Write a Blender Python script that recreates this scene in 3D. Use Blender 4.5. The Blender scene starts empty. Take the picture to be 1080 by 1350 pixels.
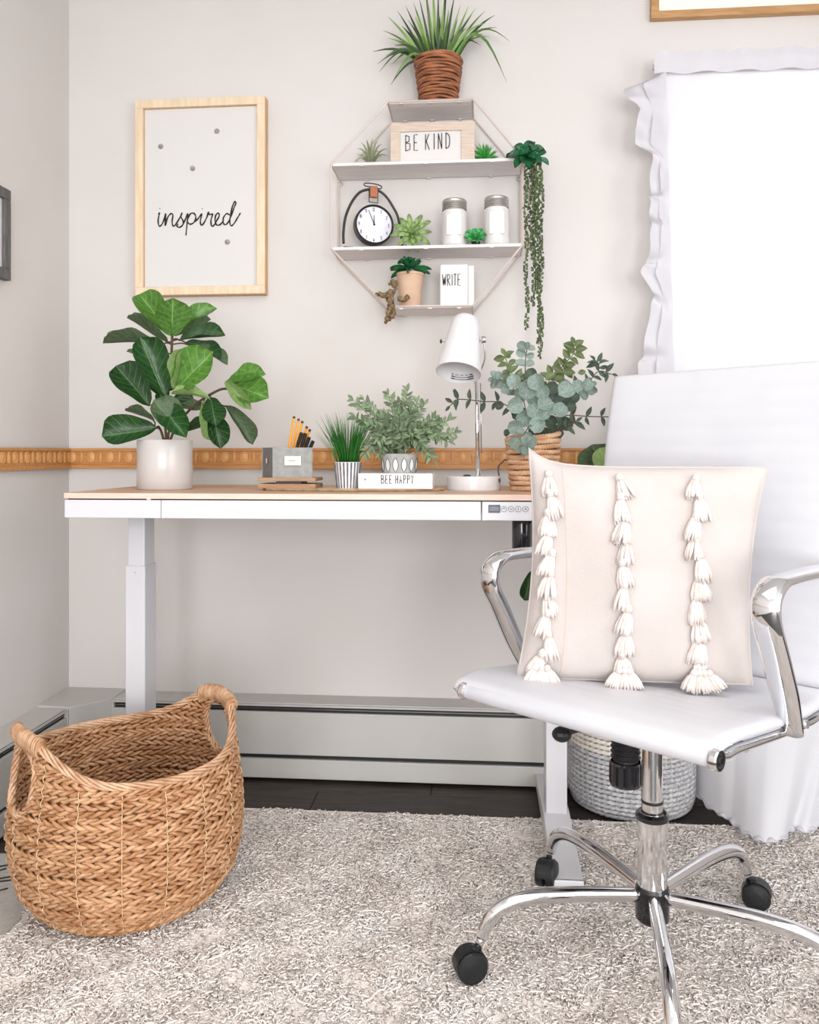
import bpy, math, random
import numpy as np
from mathutils import Vector as V, Matrix
random.seed(7); rng = np.random.default_rng(7)
R = math.radians; PI = math.pi
SC = bpy.context.scene
col = SC.collection

# ------------------------------------------------------------------ camera
F = 1100.0; TH = math.atan(95/F); CT, ST = math.cos(TH), math.sin(TH); H = 1.0
cd = bpy.data.cameras.new('camera'); cam = bpy.data.objects.new('camera', cd); col.objects.link(cam)
SC.camera = cam
cam.location = (0, 0, H); cam.rotation_euler = (PI/2, 0, TH)
cd.sensor_fit = 'VERTICAL'; cd.sensor_height = 36; cd.lens = 36*F/1350; cd.shift_y = -77/1350
cd.clip_start = 0.05
# ------------------------------------------------------------------ world and light
w = bpy.data.worlds.new('world'); SC.world = w; w.use_nodes = True
bg = w.node_tree.nodes['Background']; bg.inputs[0].default_value = (0.96, 0.98, 1.0, 1); bg.inputs[1].default_value = 1.75
def area(name, loc, rot, sx, sy, power, colr=(1, 1, 1)):
    l = bpy.data.lights.new(name, 'AREA'); l.shape = 'RECTANGLE'; l.size = sx; l.size_y = sy
    l.energy = power; l.color = colr
    o = bpy.data.objects.new(name, l); col.objects.link(o); o.location = loc; o.rotation_euler = rot
    return o
# added unseen fill lights: at rear and right wall openings, and below the ceiling
area('added_opening_fill', (-0.62, -3.76, 1.12), (R(90), 0, 0), 1.3, 2.1, 74, (0.97, 0.985, 1))
area('added_opening_fill', (1.1, -3.76, 1.12), (R(90), 0, 0), 1.3, 2.1, 92, (0.97, 0.985, 1))
area('added_opening_fill', (2.07, -0.35, 1.35), (R(90), 0, R(90)), 1.9, 1.7, 36, (0.97, 0.985, 1))  # added to brighten the left wall from the right
area('added_ceiling_fill', (-0.1, 0.7, 2.42), (0, 0, 0), 1.6, 1.6, 12, (1, 0.985, 0.97))
SC.view_settings.view_transform = 'Standard'; SC.view_settings.look = 'None'
SC.view_settings.exposure = 0.09; SC.view_settings.gamma = 1.0; SC.view_settings.use_curve_mapping = False

# ------------------------------------------------------------------ helpers
def at(px, py, Y):
    a = (px-540)/F; X = Y*(a*CT-ST)/(CT+a*ST); d = -X*ST+Y*CT
    return V((X, Y, H-(py-598)*d/F))
def atz(px, py, Z):
    d = (H-Z)*F/(py-598); r = (px-540)*d/F
    return V((r*CT-d*ST, r*ST+d*CT, Z))
def lin(c):
    return tuple((x/255/12.92 if x/255 <= 0.04045 else ((x/255+0.055)/1.055)**2.4) for x in c)
class MB:
    def __init__(s): s.v = []; s.f = []; s.uv = []; s.hasuv = False
    def add(s, vs, fs, uvs=None):
        n = len(s.v); s.v += [tuple(p) for p in vs]; s.f += [tuple(i+n for i in f) for f in fs]
        if uvs: s.hasuv = True; s.uv += list(uvs)
        else: s.uv += [(0, 0)]*len(vs)
        return s
    def box(s, a, b, M=None):
        x0, y0, z0 = a; x1, y1, z1 = b
        vs = [V(p) for p in ((x0,y0,z0),(x1,y0,z0),(x1,y1,z0),(x0,y1,z0),(x0,y0,z1),(x1,y0,z1),(x1,y1,z1),(x0,y1,z1))]
        if M: vs = [M @ p for p in vs]
        return s.add(vs, [(0,3,2,1),(4,5,6,7),(0,1,5,4),(1,2,6,5),(2,3,7,6),(3,0,4,7)])
    def grid(s, fn, nu, nv, cu=False, cv=False):
        vs = []; uv = []; fs = []
        for i in range(nu):
            for j in range(nv):
                u = i/(nu if cu else nu-1); v = j/(nv if cv else nv-1)
                vs.append(fn(u, v)); uv.append((u, v))
        for i in range(nu if cu else nu-1):
            for j in range(nv if cv else nv-1):
                a = i*nv+j; b = ((i+1) % nu)*nv+j; c = ((i+1) % nu)*nv+(j+1) % nv; d = i*nv+(j+1) % nv
                fs.append((a, b, c, d))
        return s.add(vs, fs, uv)
    def lathe(s, prof, n=32, c=(0, 0, 0), M=None):
        c = V(c); vs = []; fs = []
        m = len(prof)
        for i in range(n):
            a = 2*PI*i/n
            for r, z in prof:
                p = V((r*math.cos(a), r*math.sin(a), z))
                vs.append((M @ p if M else p)+c)
        for i in range(n):
            for j in range(m-1):
                fs.append((i*m+j, ((i+1) % n)*m+j, ((i+1) % n)*m+j+1, i*m+j+1))
        return s.add(vs, fs)
    def tube(s, pts, r, n=6, closed=False, flat=None, caps=True, up=None):
        """sweep; r number or list; flat=(a,b) scales along side / normal axes; up fixes the side axis"""
        pts = [V(p) for p in pts]; m = len(pts)
        rs = r if isinstance(r, (list, tuple)) else [r]*m
        T = []
        for i in range(m):
            a = pts[(i-1) % m] if (closed or i > 0) else pts[i]; b = pts[(i+1) % m] if (closed or i < m-1) else pts[i]
            t = (b-a); T.append(t.normalized() if t.length > 1e-9 else V((0, 0, 1)))
        ref = V(up) if up is not None else (V((0, 0, 1)) if abs(T[0].z) < 0.9 else V((1, 0, 0)))
        side = None; vs = []
        for i in range(m):
            if up is not None: sd = ref-T[i]*ref.dot(T[i])
            else:
                sd = T[i].cross(ref) if side is None else side-T[i]*side.dot(T[i])
            sd = sd.normalized() if sd.length > 1e-9 else V((1, 0, 0)); side = sd
            nn = T[i].cross(sd).normalized(); fa, fb = flat if flat else (1, 1)
            for k in range(n):
                a = 2*PI*k/n
                vs.append(pts[i]+(sd*math.cos(a)*fa+nn*math.sin(a)*fb)*rs[i])
        fs = []
        for i in range(m if closed else m-1):
            for k in range(n):
                a = i*n+k; b = i*n+(k+1) % n; c = ((i+1) % m)*n+(k+1) % n; d = ((i+1) % m)*n+k
                fs.append((a, b, c, d))
        if caps and not closed:
            fs.append(tuple(range(n-1, -1, -1))); fs.append(tuple(range((m-1)*n, m*n)))
        return s.add(vs, fs)
    def sph(s, c, r, n=8, m=6, sc=(1, 1, 1), M=None):
        c = V(c); pr = [(r*math.sin(PI*j/m)+1e-5, -r*math.cos(PI*j/m)) for j in range(m+1)]
        S = Matrix.Diagonal((*sc,)).to_3x3(); MM = (M.to_3x3() @ S) if M else S
        return s.lathe(pr, n, c, MM)
ORG = {}
def fin(o, parent, origin):
    if parent is not None:
        o.parent = parent; ORG[o.name] = ORG[parent.name]
    else: ORG[o.name] = V(origin)
def tag(o, label=None, cat=None, group=None, kind=None):
    if label: o['label'] = label
    if cat: o['category'] = cat
    if group: o['group'] = group
    if kind: o['kind'] = kind
    return o
def obj(name, mb, mat, parent=None, smooth=False, bevel=0, origin=None, kind=None, label=None, subs=0):
    if parent is not None: og = ORG[parent.name]
    else:
        if origin is None:
            a = np.array(mb.v); origin = ((a[:, 0].min()+a[:, 0].max())/2, (a[:, 1].min()+a[:, 1].max())/2, a[:, 2].min())
        og = V(origin)
    me = bpy.data.meshes.new(name)
    me.from_pydata([(p[0]-og[0], p[1]-og[1], p[2]-og[2]) for p in mb.v], [], mb.f)
    if mb.hasuv:
        ul = me.uv_layers.new(name='UVMap'); li = np.empty(len(me.loops), dtype=np.int32); me.loops.foreach_get('vertex_index', li)
        ul.data.foreach_set('uv', np.array(mb.uv, dtype=np.float32)[li].ravel())
    if smooth: me.polygons.foreach_set('use_smooth', [True]*len(me.polygons))
    me.materials.append(mat); me.update()
    o = bpy.data.objects.new(name, me); col.objects.link(o)
    fin(o, parent, og)
    if parent is None: o.location = og
    if bevel:
        b = o.modifiers.new('bevel', 'BEVEL'); b.width = bevel; b.segments = 2; b.limit_method = 'ANGLE'; b.angle_limit = R(40)
        if smooth is False and bevel > 0.002: pass
    if subs:
        b = o.modifiers.new('subdivision', 'SUBSURF'); b.levels = subs; b.render_levels = subs
    if kind: o['kind'] = kind
    if label: o['label'] = label
    return o
def thing(name, loc, label, cat, group=None):
    o = bpy.data.objects.new(name, None); col.objects.link(o); o.location = loc; o.empty_display_size = 0.05
    ORG[o.name] = V(loc); tag(o, label, cat, group); return o
def inst(name, me, parent, M, kind=None):
    o = bpy.data.objects.new(name, me); col.objects.link(o); ORG[o.name] = ORG[parent.name]; o.parent = parent
    o.matrix_local = Matrix.Translation(-ORG[parent.name]) @ M
    return o
def cr(pts, n=6, closed=False):
    """catmull-rom through points"""
    P = [V(p) for p in pts]; m = len(P); out = []
    rngs = range(m if closed else m-1)
    for i in rngs:
        p0 = P[(i-1) % m] if (closed or i > 0) else P[0]*2-P[1]
        p1 = P[i]; p2 = P[(i+1) % m]; p3 = P[(i+2) % m] if (closed or i < m-2) else P[-1]*2-P[-2]
        for k in range(n):
            t = k/n
            out.append(0.5*((2*p1)+(p2-p0)*t+(2*p0-5*p1+4*p2-p3)*t*t+(3*p1-p0-3*p2+p3)*t**3))
    if not closed: out.append(P[-1])
    return out
# ------------------------------------------------------------------ materials
MATS = {}
def mat(name, c, rough=0.5, metal=0.0, c2=None, nscale=20, bump=0.0, bscale=60, stretch=None, spec=0.5, rnd=0.0,
        sub=0.0, trans=0.0, coat=0.0, coords='Object', detail=3, alpha=None, emis=None):
    m = bpy.data.materials.new(name); m.use_nodes = True; nt = m.node_tree; N = nt.nodes; L = nt.links
    b = N['Principled BSDF']; c = lin(c)
    b.inputs['Base Color'].default_value = (*c, 1); b.inputs['Roughness'].default_value = rough
    b.inputs['Metallic'].default_value = metal; b.inputs['Specular IOR Level'].default_value = spec
    b.inputs['Coat Weight'].default_value = coat
    if sub: b.inputs['Subsurface Weight'].default_value = sub; b.inputs['Subsurface Scale'].default_value = 0.01
    tc = N.new('ShaderNodeTexCoord'); mp = N.new('ShaderNodeMapping'); L.new(tc.outputs[coords], mp.inputs[0])
    if stretch: mp.inputs['Scale'].default_value = stretch
    src = None
    if c2 is not None:
        n = N.new('ShaderNodeTexNoise'); n.inputs['Scale'].default_value = nscale; n.inputs['Detail'].default_value = detail
        L.new(mp.outputs[0], n.inputs['Vector'])
        r = N.new('ShaderNodeValToRGB'); r.color_ramp.elements[0].position = 0.35; r.color_ramp.elements[1].position = 0.65
        r.color_ramp.elements[0].color = (*c, 1); r.color_ramp.elements[1].color = (*lin(c2), 1)
        L.new(n.outputs['Fac'], r.inputs[0]); src = r.outputs[0]
    if rnd:
        oi = N.new('ShaderNodeObjectInfo'); h = N.new('ShaderNodeHueSaturation')
        mr = N.new('ShaderNodeMapRange'); mr.inputs[3].default_value = 1-rnd; mr.inputs[4].default_value = 1+rnd
        L.new(oi.outputs['Random'], mr.inputs[0]); L.new(mr.outputs[0], h.inputs['Value'])
        if src: L.new(src, h.inputs['Color'])
        else: h.inputs['Color'].default_value = (*c, 1)
        src = h.outputs[0]
    if src: L.new(src, b.inputs['Base Color'])
    if bump:
        n = N.new('ShaderNodeTexNoise'); n.inputs['Scale'].default_value = bscale; n.inputs['Detail'].default_value = 4
        L.new(mp.outputs[0], n.inputs['Vector'])
        bp = N.new('ShaderNodeBump'); bp.inputs['Strength'].default_value = bump; bp.inputs['Distance'].default_value = 0.004
        L.new(n.outputs['Fac'], bp.inputs['Height']); L.new(bp.outputs[0], b.inputs['Normal'])
    if trans:
        t = N.new('ShaderNodeBsdfTranslucent'); t.inputs[0].default_value = (*c, 1)
        if src: L.new(src, t.inputs[0])
        mx = N.new('ShaderNodeMixShader'); mx.inputs[0].default_value = trans
        L.new(b.outputs[0], mx.inputs[1]); L.new(t.outputs[0], mx.inputs[2])
        L.new(mx.outputs[0], N['Material Output'].inputs[0])
    MATS[name] = m; return m
def leafmat(name, c, c2, vein, vein_amt=0.5, rough=0.4, nveins=7, trans=0.15, rnd=0.2, edge=None):
    m = mat(name, c, rough=rough, c2=c2, nscale=9, rnd=rnd, trans=trans); nt = m.node_tree; N = nt.nodes; L = nt.links
    b = N['Principled BSDF']; src = b.inputs['Base Color'].links[0].from_socket
    tc = N.new('ShaderNodeTexCoord'); sp = N.new('ShaderNodeSeparateXYZ'); L.new(tc.outputs['UV'], sp.inputs[0])
    def mth(op, a, bb=None, clamp=False):
        k = N.new('ShaderNodeMath'); k.operation = op; k.use_clamp = clamp
        for i, x in enumerate((a, bb)):
            if x is None: continue
            if isinstance(x, (int, float)): k.inputs[i].default_value = x
            else: L.new(x, k.inputs[i])
        return k.outputs[0]
    d = mth('ABSOLUTE', mth('SUBTRACT', sp.outputs[1], 0.5))          # 0 mid .. .5 edge
    mid = mth('SUBTRACT', 1.0, mth('MULTIPLY', d, 34), True)
    ph = mth('FRACT', mth('ADD', mth('MULTIPLY', sp.outputs[0], nveins), mth('MULTIPLY', d, -4.0)))
    sv = mth('SUBTRACT', 1.0, mth('MULTIPLY', mth('ABSOLUTE', mth('SUBTRACT', ph, 0.5)), 11), True)
    v = mth('MULTIPLY', mth('MAXIMUM', mid, mth('MULTIPLY', sv, 0.6)), vein_amt)
    mx = N.new('ShaderNodeMixRGB'); L.new(v, mx.inputs[0]); L.new(src, mx.inputs[1]); mx.inputs[2].default_value = (*lin(vein), 1)
    out = mx.outputs[0]
    if edge:
        e = mth('MULTIPLY', mth('SUBTRACT', sp.outputs[0], 0.72), 3.2, True)
        m2 = N.new('ShaderNodeMixRGB'); L.new(e, m2.inputs[0]); L.new(out, m2.inputs[1]); m2.inputs[2].default_value = (*lin(edge), 1); out = m2.outputs[0]
    L.new(out, b.inputs['Base Color'])
    for n in N:
        if n.type == 'BSDF_TRANSLUCENT': L.new(out, n.inputs[0])
    bp = N.new('ShaderNodeBump'); bp.inputs['Strength'].default_value = 0.5; bp.inputs['Distance'].default_value = 0.002; bp.invert = True
    L.new(v, bp.inputs['Height']); L.new(bp.outputs[0], b.inputs['Normal'])
    return m
M_wall = mat('wall_paint', (215, 210, 207), 0.9, c2=(212, 207, 203), nscale=3, bump=0.05, bscale=250)
M_ceil = mat('ceiling_paint', (234, 233, 232), 0.95)
M_floor = mat('dark_plank', (40, 36, 33), 0.5, c2=(70, 60, 54), nscale=6, stretch=(1, 12, 12), bump=0.3, bscale=30, rnd=0.25)
M_gap = mat('dark_gap', (14, 12, 12), 0.9)
M_oak = mat('oak_trim', (186, 126, 68), 0.4, c2=(202, 144, 84), nscale=12, stretch=(1, 8, 8), bump=0.1)  # darker than the relief: shade behind the carving put into the colour
M_oakl = mat('oak_relief', (206, 150, 90), 0.4, c2=(218, 164, 104), nscale=14, bump=0.1)
M_oakd = mat('oak_groove', (150, 96, 48), 0.5)
M_heat = mat('heater_enamel', (199, 196, 191), 0.45, c2=(194, 191, 186), nscale=4)
M_black = mat('black_slot', (26, 28, 30), 0.5)
M_white = mat('white_metal', (214, 213, 217), 0.35, spec=0.5)
M_wplastic = mat('white_plastic', (218, 216, 217), 0.3)
M_desk = mat('light_maple', (206, 170, 142), 0.45, c2=(194, 154, 124), nscale=7, stretch=(1, 14, 14), bump=0.05)
M_edge = mat('maple_edge', (232, 206, 192), 0.5, c2=(224, 194, 178), nscale=12, stretch=(1, 14, 14))
M_chrome = mat('chrome', (232, 232, 234), 0.06, metal=1.0)
M_steel = mat('brushed_steel', (190, 188, 184), 0.25, metal=1.0)
M_bplastic = mat('black_plastic', (24, 26, 28), 0.4, bump=0.1, bscale=200)
M_bgloss = mat('black_gloss', (18, 18, 24), 0.15, coat=0.5)
M_bmetal = mat('black_metal', (30, 29, 31), 0.4)
M_ltr = mat('white_leatherette', (212, 212, 216), 0.42, bump=0.05, bscale=300, c2=(206, 206, 212), nscale=5)
M_pil = mat('cream_cotton', (210, 201, 197), 0.95, bump=0.35, bscale=500, c2=(205, 195, 190), nscale=8, trans=0.1)
M_tas = mat('tassel_yarn', (228, 220, 216), 0.95, c2=(214, 201, 193), nscale=60, bump=0.4, bscale=300)
M_seam = mat('seam_thread', (222, 200, 184), 0.95)
M_frame = mat('pale_wood_frame', (232, 212, 184), 0.45, c2=(222, 198, 166), nscale=10, stretch=(6, 6, 1), bump=0.05)
M_frames = mat('frame_wood_shaded', (206, 168, 120), 0.5, c2=(192, 150, 102), nscale=10, stretch=(6, 6, 1))  # darker copy of the frame wood, side shade put into the colour
M_paper = mat('white_paper', (216, 213, 211), 0.8)
M_ink = mat('black_ink', (28, 26, 28), 0.8)
M_pin = mat('grey_pin', (170, 166, 160), 0.5, c2=(140, 134, 126), nscale=80)
M_shelfw = mat('whitewashed_board', (234, 228, 227), 0.7, c2=(224, 217, 216), nscale=10, stretch=(1, 10, 10), bump=0.1)
M_wire = mat('pale_wire', (214, 200, 192), 0.45, metal=0.3)
M_grain = mat('whitewashed_oak', (214, 196, 180), 0.7, c2=(196, 178, 162), nscale=20, stretch=(1, 6, 12), bump=0.15)
M_white2 = mat('white_ceramic', (222, 219, 217), 0.25)
M_pot = mat('glazed_grey_white', (206, 201, 198), 0.22, c2=(200, 194, 190), nscale=10)
M_soil = mat('dark_soil', (48, 38, 30), 0.95, bump=0.8, bscale=150)
M_stem = mat('brown_stem', (84, 66, 46), 0.7)
M_stemg = mat('green_stem', (92, 110, 66), 0.6)
M_gbox = mat('grey_linen_box', (160, 161, 158), 0.8, c2=(146, 147, 145), nscale=60, bump=0.3, bscale=300)
M_gboxs = mat('grey_linen_box_shaded', (120, 118, 118), 0.8, c2=(110, 108, 108), nscale=60, bump=0.3, bscale=300)  # darker copy of the box linen, shade of the left side in its colour
M_riser = mat('brown_board', (176, 140, 108), 0.6, c2=(156, 120, 90), nscale=12, stretch=(1, 8, 8))
M_slab = mat('pale_wood_slab', (214, 190, 158), 0.55, c2=(196, 168, 134), nscale=10, stretch=(1, 8, 4))
M_bark = mat('slab_bark', (150, 118, 84), 0.8, c2=(180, 150, 112), nscale=40)
M_orange = mat('pencil_yellow', (232, 160, 52), 0.4)
M_pwood = mat('sharpened_wood', (226, 190, 140), 0.6)
M_eras = mat('pencil_end', (70, 50, 46), 0.6)
M_pen = mat('black_pen', (22, 22, 26), 0.3)
M_pgrey = mat('grey_textured_pot', (186, 187, 184), 0.75, c2=(170, 171, 168), nscale=40, bump=0.3, bscale=120)
M_lineg = mat('dark_grey_line', (88, 88, 92), 0.8)
M_pwhite = mat('white_facet', (232, 232, 232), 0.7)
M_stripe = mat('stripe_white', (226, 224, 226), 0.7)
M_stripd = mat('stripe_grey', (92, 92, 98), 0.7, c2=(130, 128, 132), nscale=60)
M_cork = mat('tan_paper_pot', (210, 178, 152), 0.8, c2=(198, 164, 138), nscale=20)
M_leather = mat('tan_leather', (172, 104, 72), 0.6, c2=(158, 92, 60), nscale=40)
M_face = mat('clock_paper', (226, 224, 234), 0.6)
M_jar = mat('milky_jar', (220, 216, 213), 0.12, coat=0.6)
M_jlab = mat('jar_label', (232, 229, 227), 0.7)
M_lid = mat('zinc_lid', (196, 192, 188), 0.35, metal=0.9)
M_bronze = mat('mottled_brown', (84, 62, 42), 0.6, c2=(146, 122, 84), nscale=90, bump=0.4, bscale=100)
M_wick = mat('wicker', (212, 168, 128), 0.6, c2=(166, 114, 72), nscale=28, stretch=(1, 1, 3), bump=0.5, bscale=140)
M_wickl = mat('wicker_light', (220, 182, 148), 0.6, c2=(178, 130, 92), nscale=30, bump=0.5, bscale=140)
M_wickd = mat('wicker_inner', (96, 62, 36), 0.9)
M_cord = mat('pale_cord', (226, 196, 156), 0.7)
M_sea = mat('seagrass', (224, 186, 152), 0.7, c2=(190, 142, 104), nscale=26, stretch=(1, 1, 4), bump=0.6, bscale=120)
M_vine = mat('brown_vine', (176, 114, 76), 0.6, c2=(120, 68, 42), nscale=24, stretch=(1, 1, 5), bump=0.5, bscale=90)
M_ropew = mat('white_rope', (232, 224, 214), 0.9, c2=(222, 212, 200), nscale=60, bump=0.5, bscale=160)
M_ropeg = mat('grey_marl_rope', (166, 166, 170), 0.9, c2=(218, 216, 216), nscale=110, bump=0.5, bscale=160)
M_rug = mat('shag_yarn', (255, 248, 242), 0.95, c2=(251, 241, 233), nscale=7)
M_rugb = mat('rug_backing', (248, 240, 234), 0.95)
M_mat = mat('pale_flat_mat', (206, 202, 196), 0.95, c2=(194, 190, 184), nscale=80, bump=0.5, bscale=300)
M_curt = mat('white_curtain', (246, 246, 250), 0.9, trans=0.35, bump=0.15, bscale=30)
M_curtr = mat('white_ruffle', (226, 224, 229), 0.9, trans=0.3, bump=0.15, bscale=30)
M_greyf = mat('dark_grey_frame', (104, 102, 100), 0.7, c2=(84, 82, 80), nscale=20, stretch=(8, 8, 1))
M_pane = mat('pale_print', (240, 246, 236), 0.3)
M_rust = mat('warm_wood', (178, 132, 84), 0.5, c2=(196, 152, 104), nscale=14, stretch=(1, 8, 8), bump=0.2)
M_lcd = mat('lcd_display', (92, 88, 110), 0.2)
M_print = mat('label_print', (86, 84, 110), 0.7)
M_icon = mat('button_print', (150, 148, 156), 0.6)
L_fid = leafmat('fiddle_leaf', (28, 60, 28), (40, 84, 36), (120, 160, 90), 0.55, 0.32)
L_fidb = leafmat('fiddle_leaf_young', (72, 118, 46), (98, 144, 62), (176, 210, 130), 0.6, 0.35, trans=0.25)
L_fidp = leafmat('fiddle_leaf_underside', (128, 158, 92), (150, 178, 110), (190, 210, 150), 0.6, 0.5, trans=0.2)
L_fidg = leafmat('fiddle_leaf_dusty', (70, 92, 62), (88, 108, 74), (130, 150, 110), 0.5, 0.5)
L_grass = leafmat('long_grass', (72, 108, 46), (132, 166, 84), (150, 180, 110), 0.2, 0.4, trans=0.15, rnd=0.6)
L_grassd = leafmat('dark_long_grass', (38, 58, 32), (58, 84, 44), (90, 120, 70), 0.2, 0.4, trans=0.1, rnd=0.3)
L_wheat = mat('dark_grass', (28, 96, 32), 0.45, c2=(58, 138, 50), nscale=20)
L_air = leafmat('air_plant', (150, 158, 126), (120, 124, 92), (180, 186, 160), 0.2, 0.6)
L_succ = leafmat('bright_succulent', (58, 150, 62), (88, 178, 84), (140, 205, 130), 0.2, 0.4, edge=(40, 100, 40))
L_lime = leafmat('lime_succulent', (164, 192, 124), (176, 204, 138), (196, 216, 160), 0.2, 0.45, edge=(92, 112, 66), rnd=0.1)
L_mint = leafmat('mint_succulent', (86, 188, 108), (104, 204, 126), (150, 220, 150), 0.2, 0.4, edge=(50, 130, 70), rnd=0.1)
L_dark = leafmat('dark_succulent', (34, 98, 60), (52, 126, 78), (90, 160, 110), 0.2, 0.3, edge=(22, 50, 32))
L_string = mat('string_leaf', (56, 74, 44), 0.5, c2=(96, 118, 66), nscale=50)
L_euc = leafmat('silver_eucalyptus', (146, 160, 150), (112, 132, 122), (164, 180, 170), 0.3, 0.6, rnd=0.15)
L_eucd = leafmat('dark_eucalyptus', (84, 100, 84), (66, 80, 66), (120, 140, 112), 0.3, 0.6)
L_euco = leafmat('olive_eucalyptus', (110, 124, 80), (92, 106, 66), (140, 150, 110), 0.3, 0.6)
L_bush = leafmat('variegated_leaf', (104, 124, 94), (158, 176, 140), (196, 206, 178), 0.35, 0.6, rnd=0.35)

# ------------------------------------------------------------------ room shell
WY, WX = 2.60, at(91, 598, 2.60).x      # back wall, left wall
RX, RY, CZ = 2.1, -3.8, 2.5
def struct(name, mb, m, **k): return obj(name, mb, m, origin=(0, 0, 0), kind='structure', **k)
wl = at(884, 98, WY); wx0, wx1, wz0, wz1 = wl.x, 1.62, 1.08, at(900, 102, WY).z
# back wall with the window opening
b = MB()
b.box((WX-0.1, WY, 0), (wx0, WY+0.12, CZ)); b.box((wx1, WY, 0), (RX+0.1, WY+0.12, CZ))
b.box((wx0, WY, 0), (wx1, WY+0.12, wz0)); b.box((wx0, WY, wz1), (wx1, WY+0.12, CZ))
struct('wall_back', b, M_wall)
struct('wall_left', MB().box((WX-0.1, RY, 0), (WX, WY, CZ)), M_wall)
b = MB()
for y0, y1, z0, z1 in ((RY, -1.3, 0, CZ), (0.6, WY, 0, CZ), (-1.3, 0.6, 0, 0.5), (-1.3, 0.6, 2.2, CZ)): b.box((RX, y0, z0), (RX+0.1, y1, z1))  # unseen opening, added for the right fill light
struct('wall_right', b, M_wall)
b = MB()
for x0, x1 in ((WX-0.1, -1.27), (0.03, 0.45), (1.75, RX+0.1)): b.box((x0, RY-0.1, 0), (x1, RY, CZ))
for x0, x1 in ((-1.27, 0.03), (0.45, 1.75)):  # unseen openings, added for the rear fill lights
    b.box((x0, RY-0.1, 0), (x1, RY, 0.05)); b.box((x0, RY-0.1, 2.2), (x1, RY, CZ))
struct('wall_rear', b, M_wall)
struct('ceiling', MB().box((WX-0.1, RY-0.1, CZ), (RX+0.1, WY+0.12, CZ+0.1)), M_ceil)
fl = struct('floor', MB().box((WX-0.1, RY-0.1, -0.06), (RX+0.1, WY+0.12, -0.012)), M_gap)
y = RY
i = 0
while y < WY-0.01:
    y1 = min(y+0.13, WY)
    x = WX; k = 0
    xs = [WX, WX+0.5+((i*0.37) % 1)*0.9]
    while xs[-1] < RX-0.8: xs.append(xs[-1]+1.35)
    xs.append(RX)
    for a, c in zip(xs[:-1], xs[1:]):
        obj('plank', MB().box((a+0.001, y+0.001, -0.012), (c-0.001, y1-0.001, 0.0)), M_floor, fl, bevel=0.0015)
    y = y1; i += 1
# window behind the curtain
win = struct('window_1', MB().box((wx0, WY+0.03, wz0), (wx0+0.045, WY+0.11, wz1)).box((wx1-0.045, WY+0.03, wz0), (wx1, WY+0.11, wz1))
   .box((wx0, WY+0.03, wz0), (wx1, WY+0.11, wz0+0.05)).box((wx0, WY+0.03, wz1-0.045), (wx1, WY+0.11, wz1))
   .box((wx0, WY+0.05, (wz0+wz1)/2-0.02), (wx1, WY+0.09, (wz0+wz1)/2+0.02)), M_white)
gm = bpy.data.materials.new('window_glass'); gm.use_nodes = True; nt = gm.node_tree
for n in list(nt.nodes):
    if n.type == 'BSDF_PRINCIPLED': nt.nodes.remove(n)
tr = nt.nodes.new('ShaderNodeBsdfTransparent'); gl = nt.nodes.new('ShaderNodeBsdfGlossy'); gl.inputs['Roughness'].default_value = 0.02
fr = nt.nodes.new('ShaderNodeFresnel'); fr.inputs[0].default_value = 1.45; mx = nt.nodes.new('ShaderNodeMixShader')
nt.links.new(fr.outputs[0], mx.inputs[0]); nt.links.new(tr.outputs[0], mx.inputs[1]); nt.links.new(gl.outputs[0], mx.inputs[2])
nt.links.new(mx.outputs[0], nt.nodes['Material Output'].inputs[0])
obj('pane', MB().box((wx0+0.04, WY+0.066, wz0+0.04), (wx1-0.04, WY+0.07, wz1-0.04)), gm, win)
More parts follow.
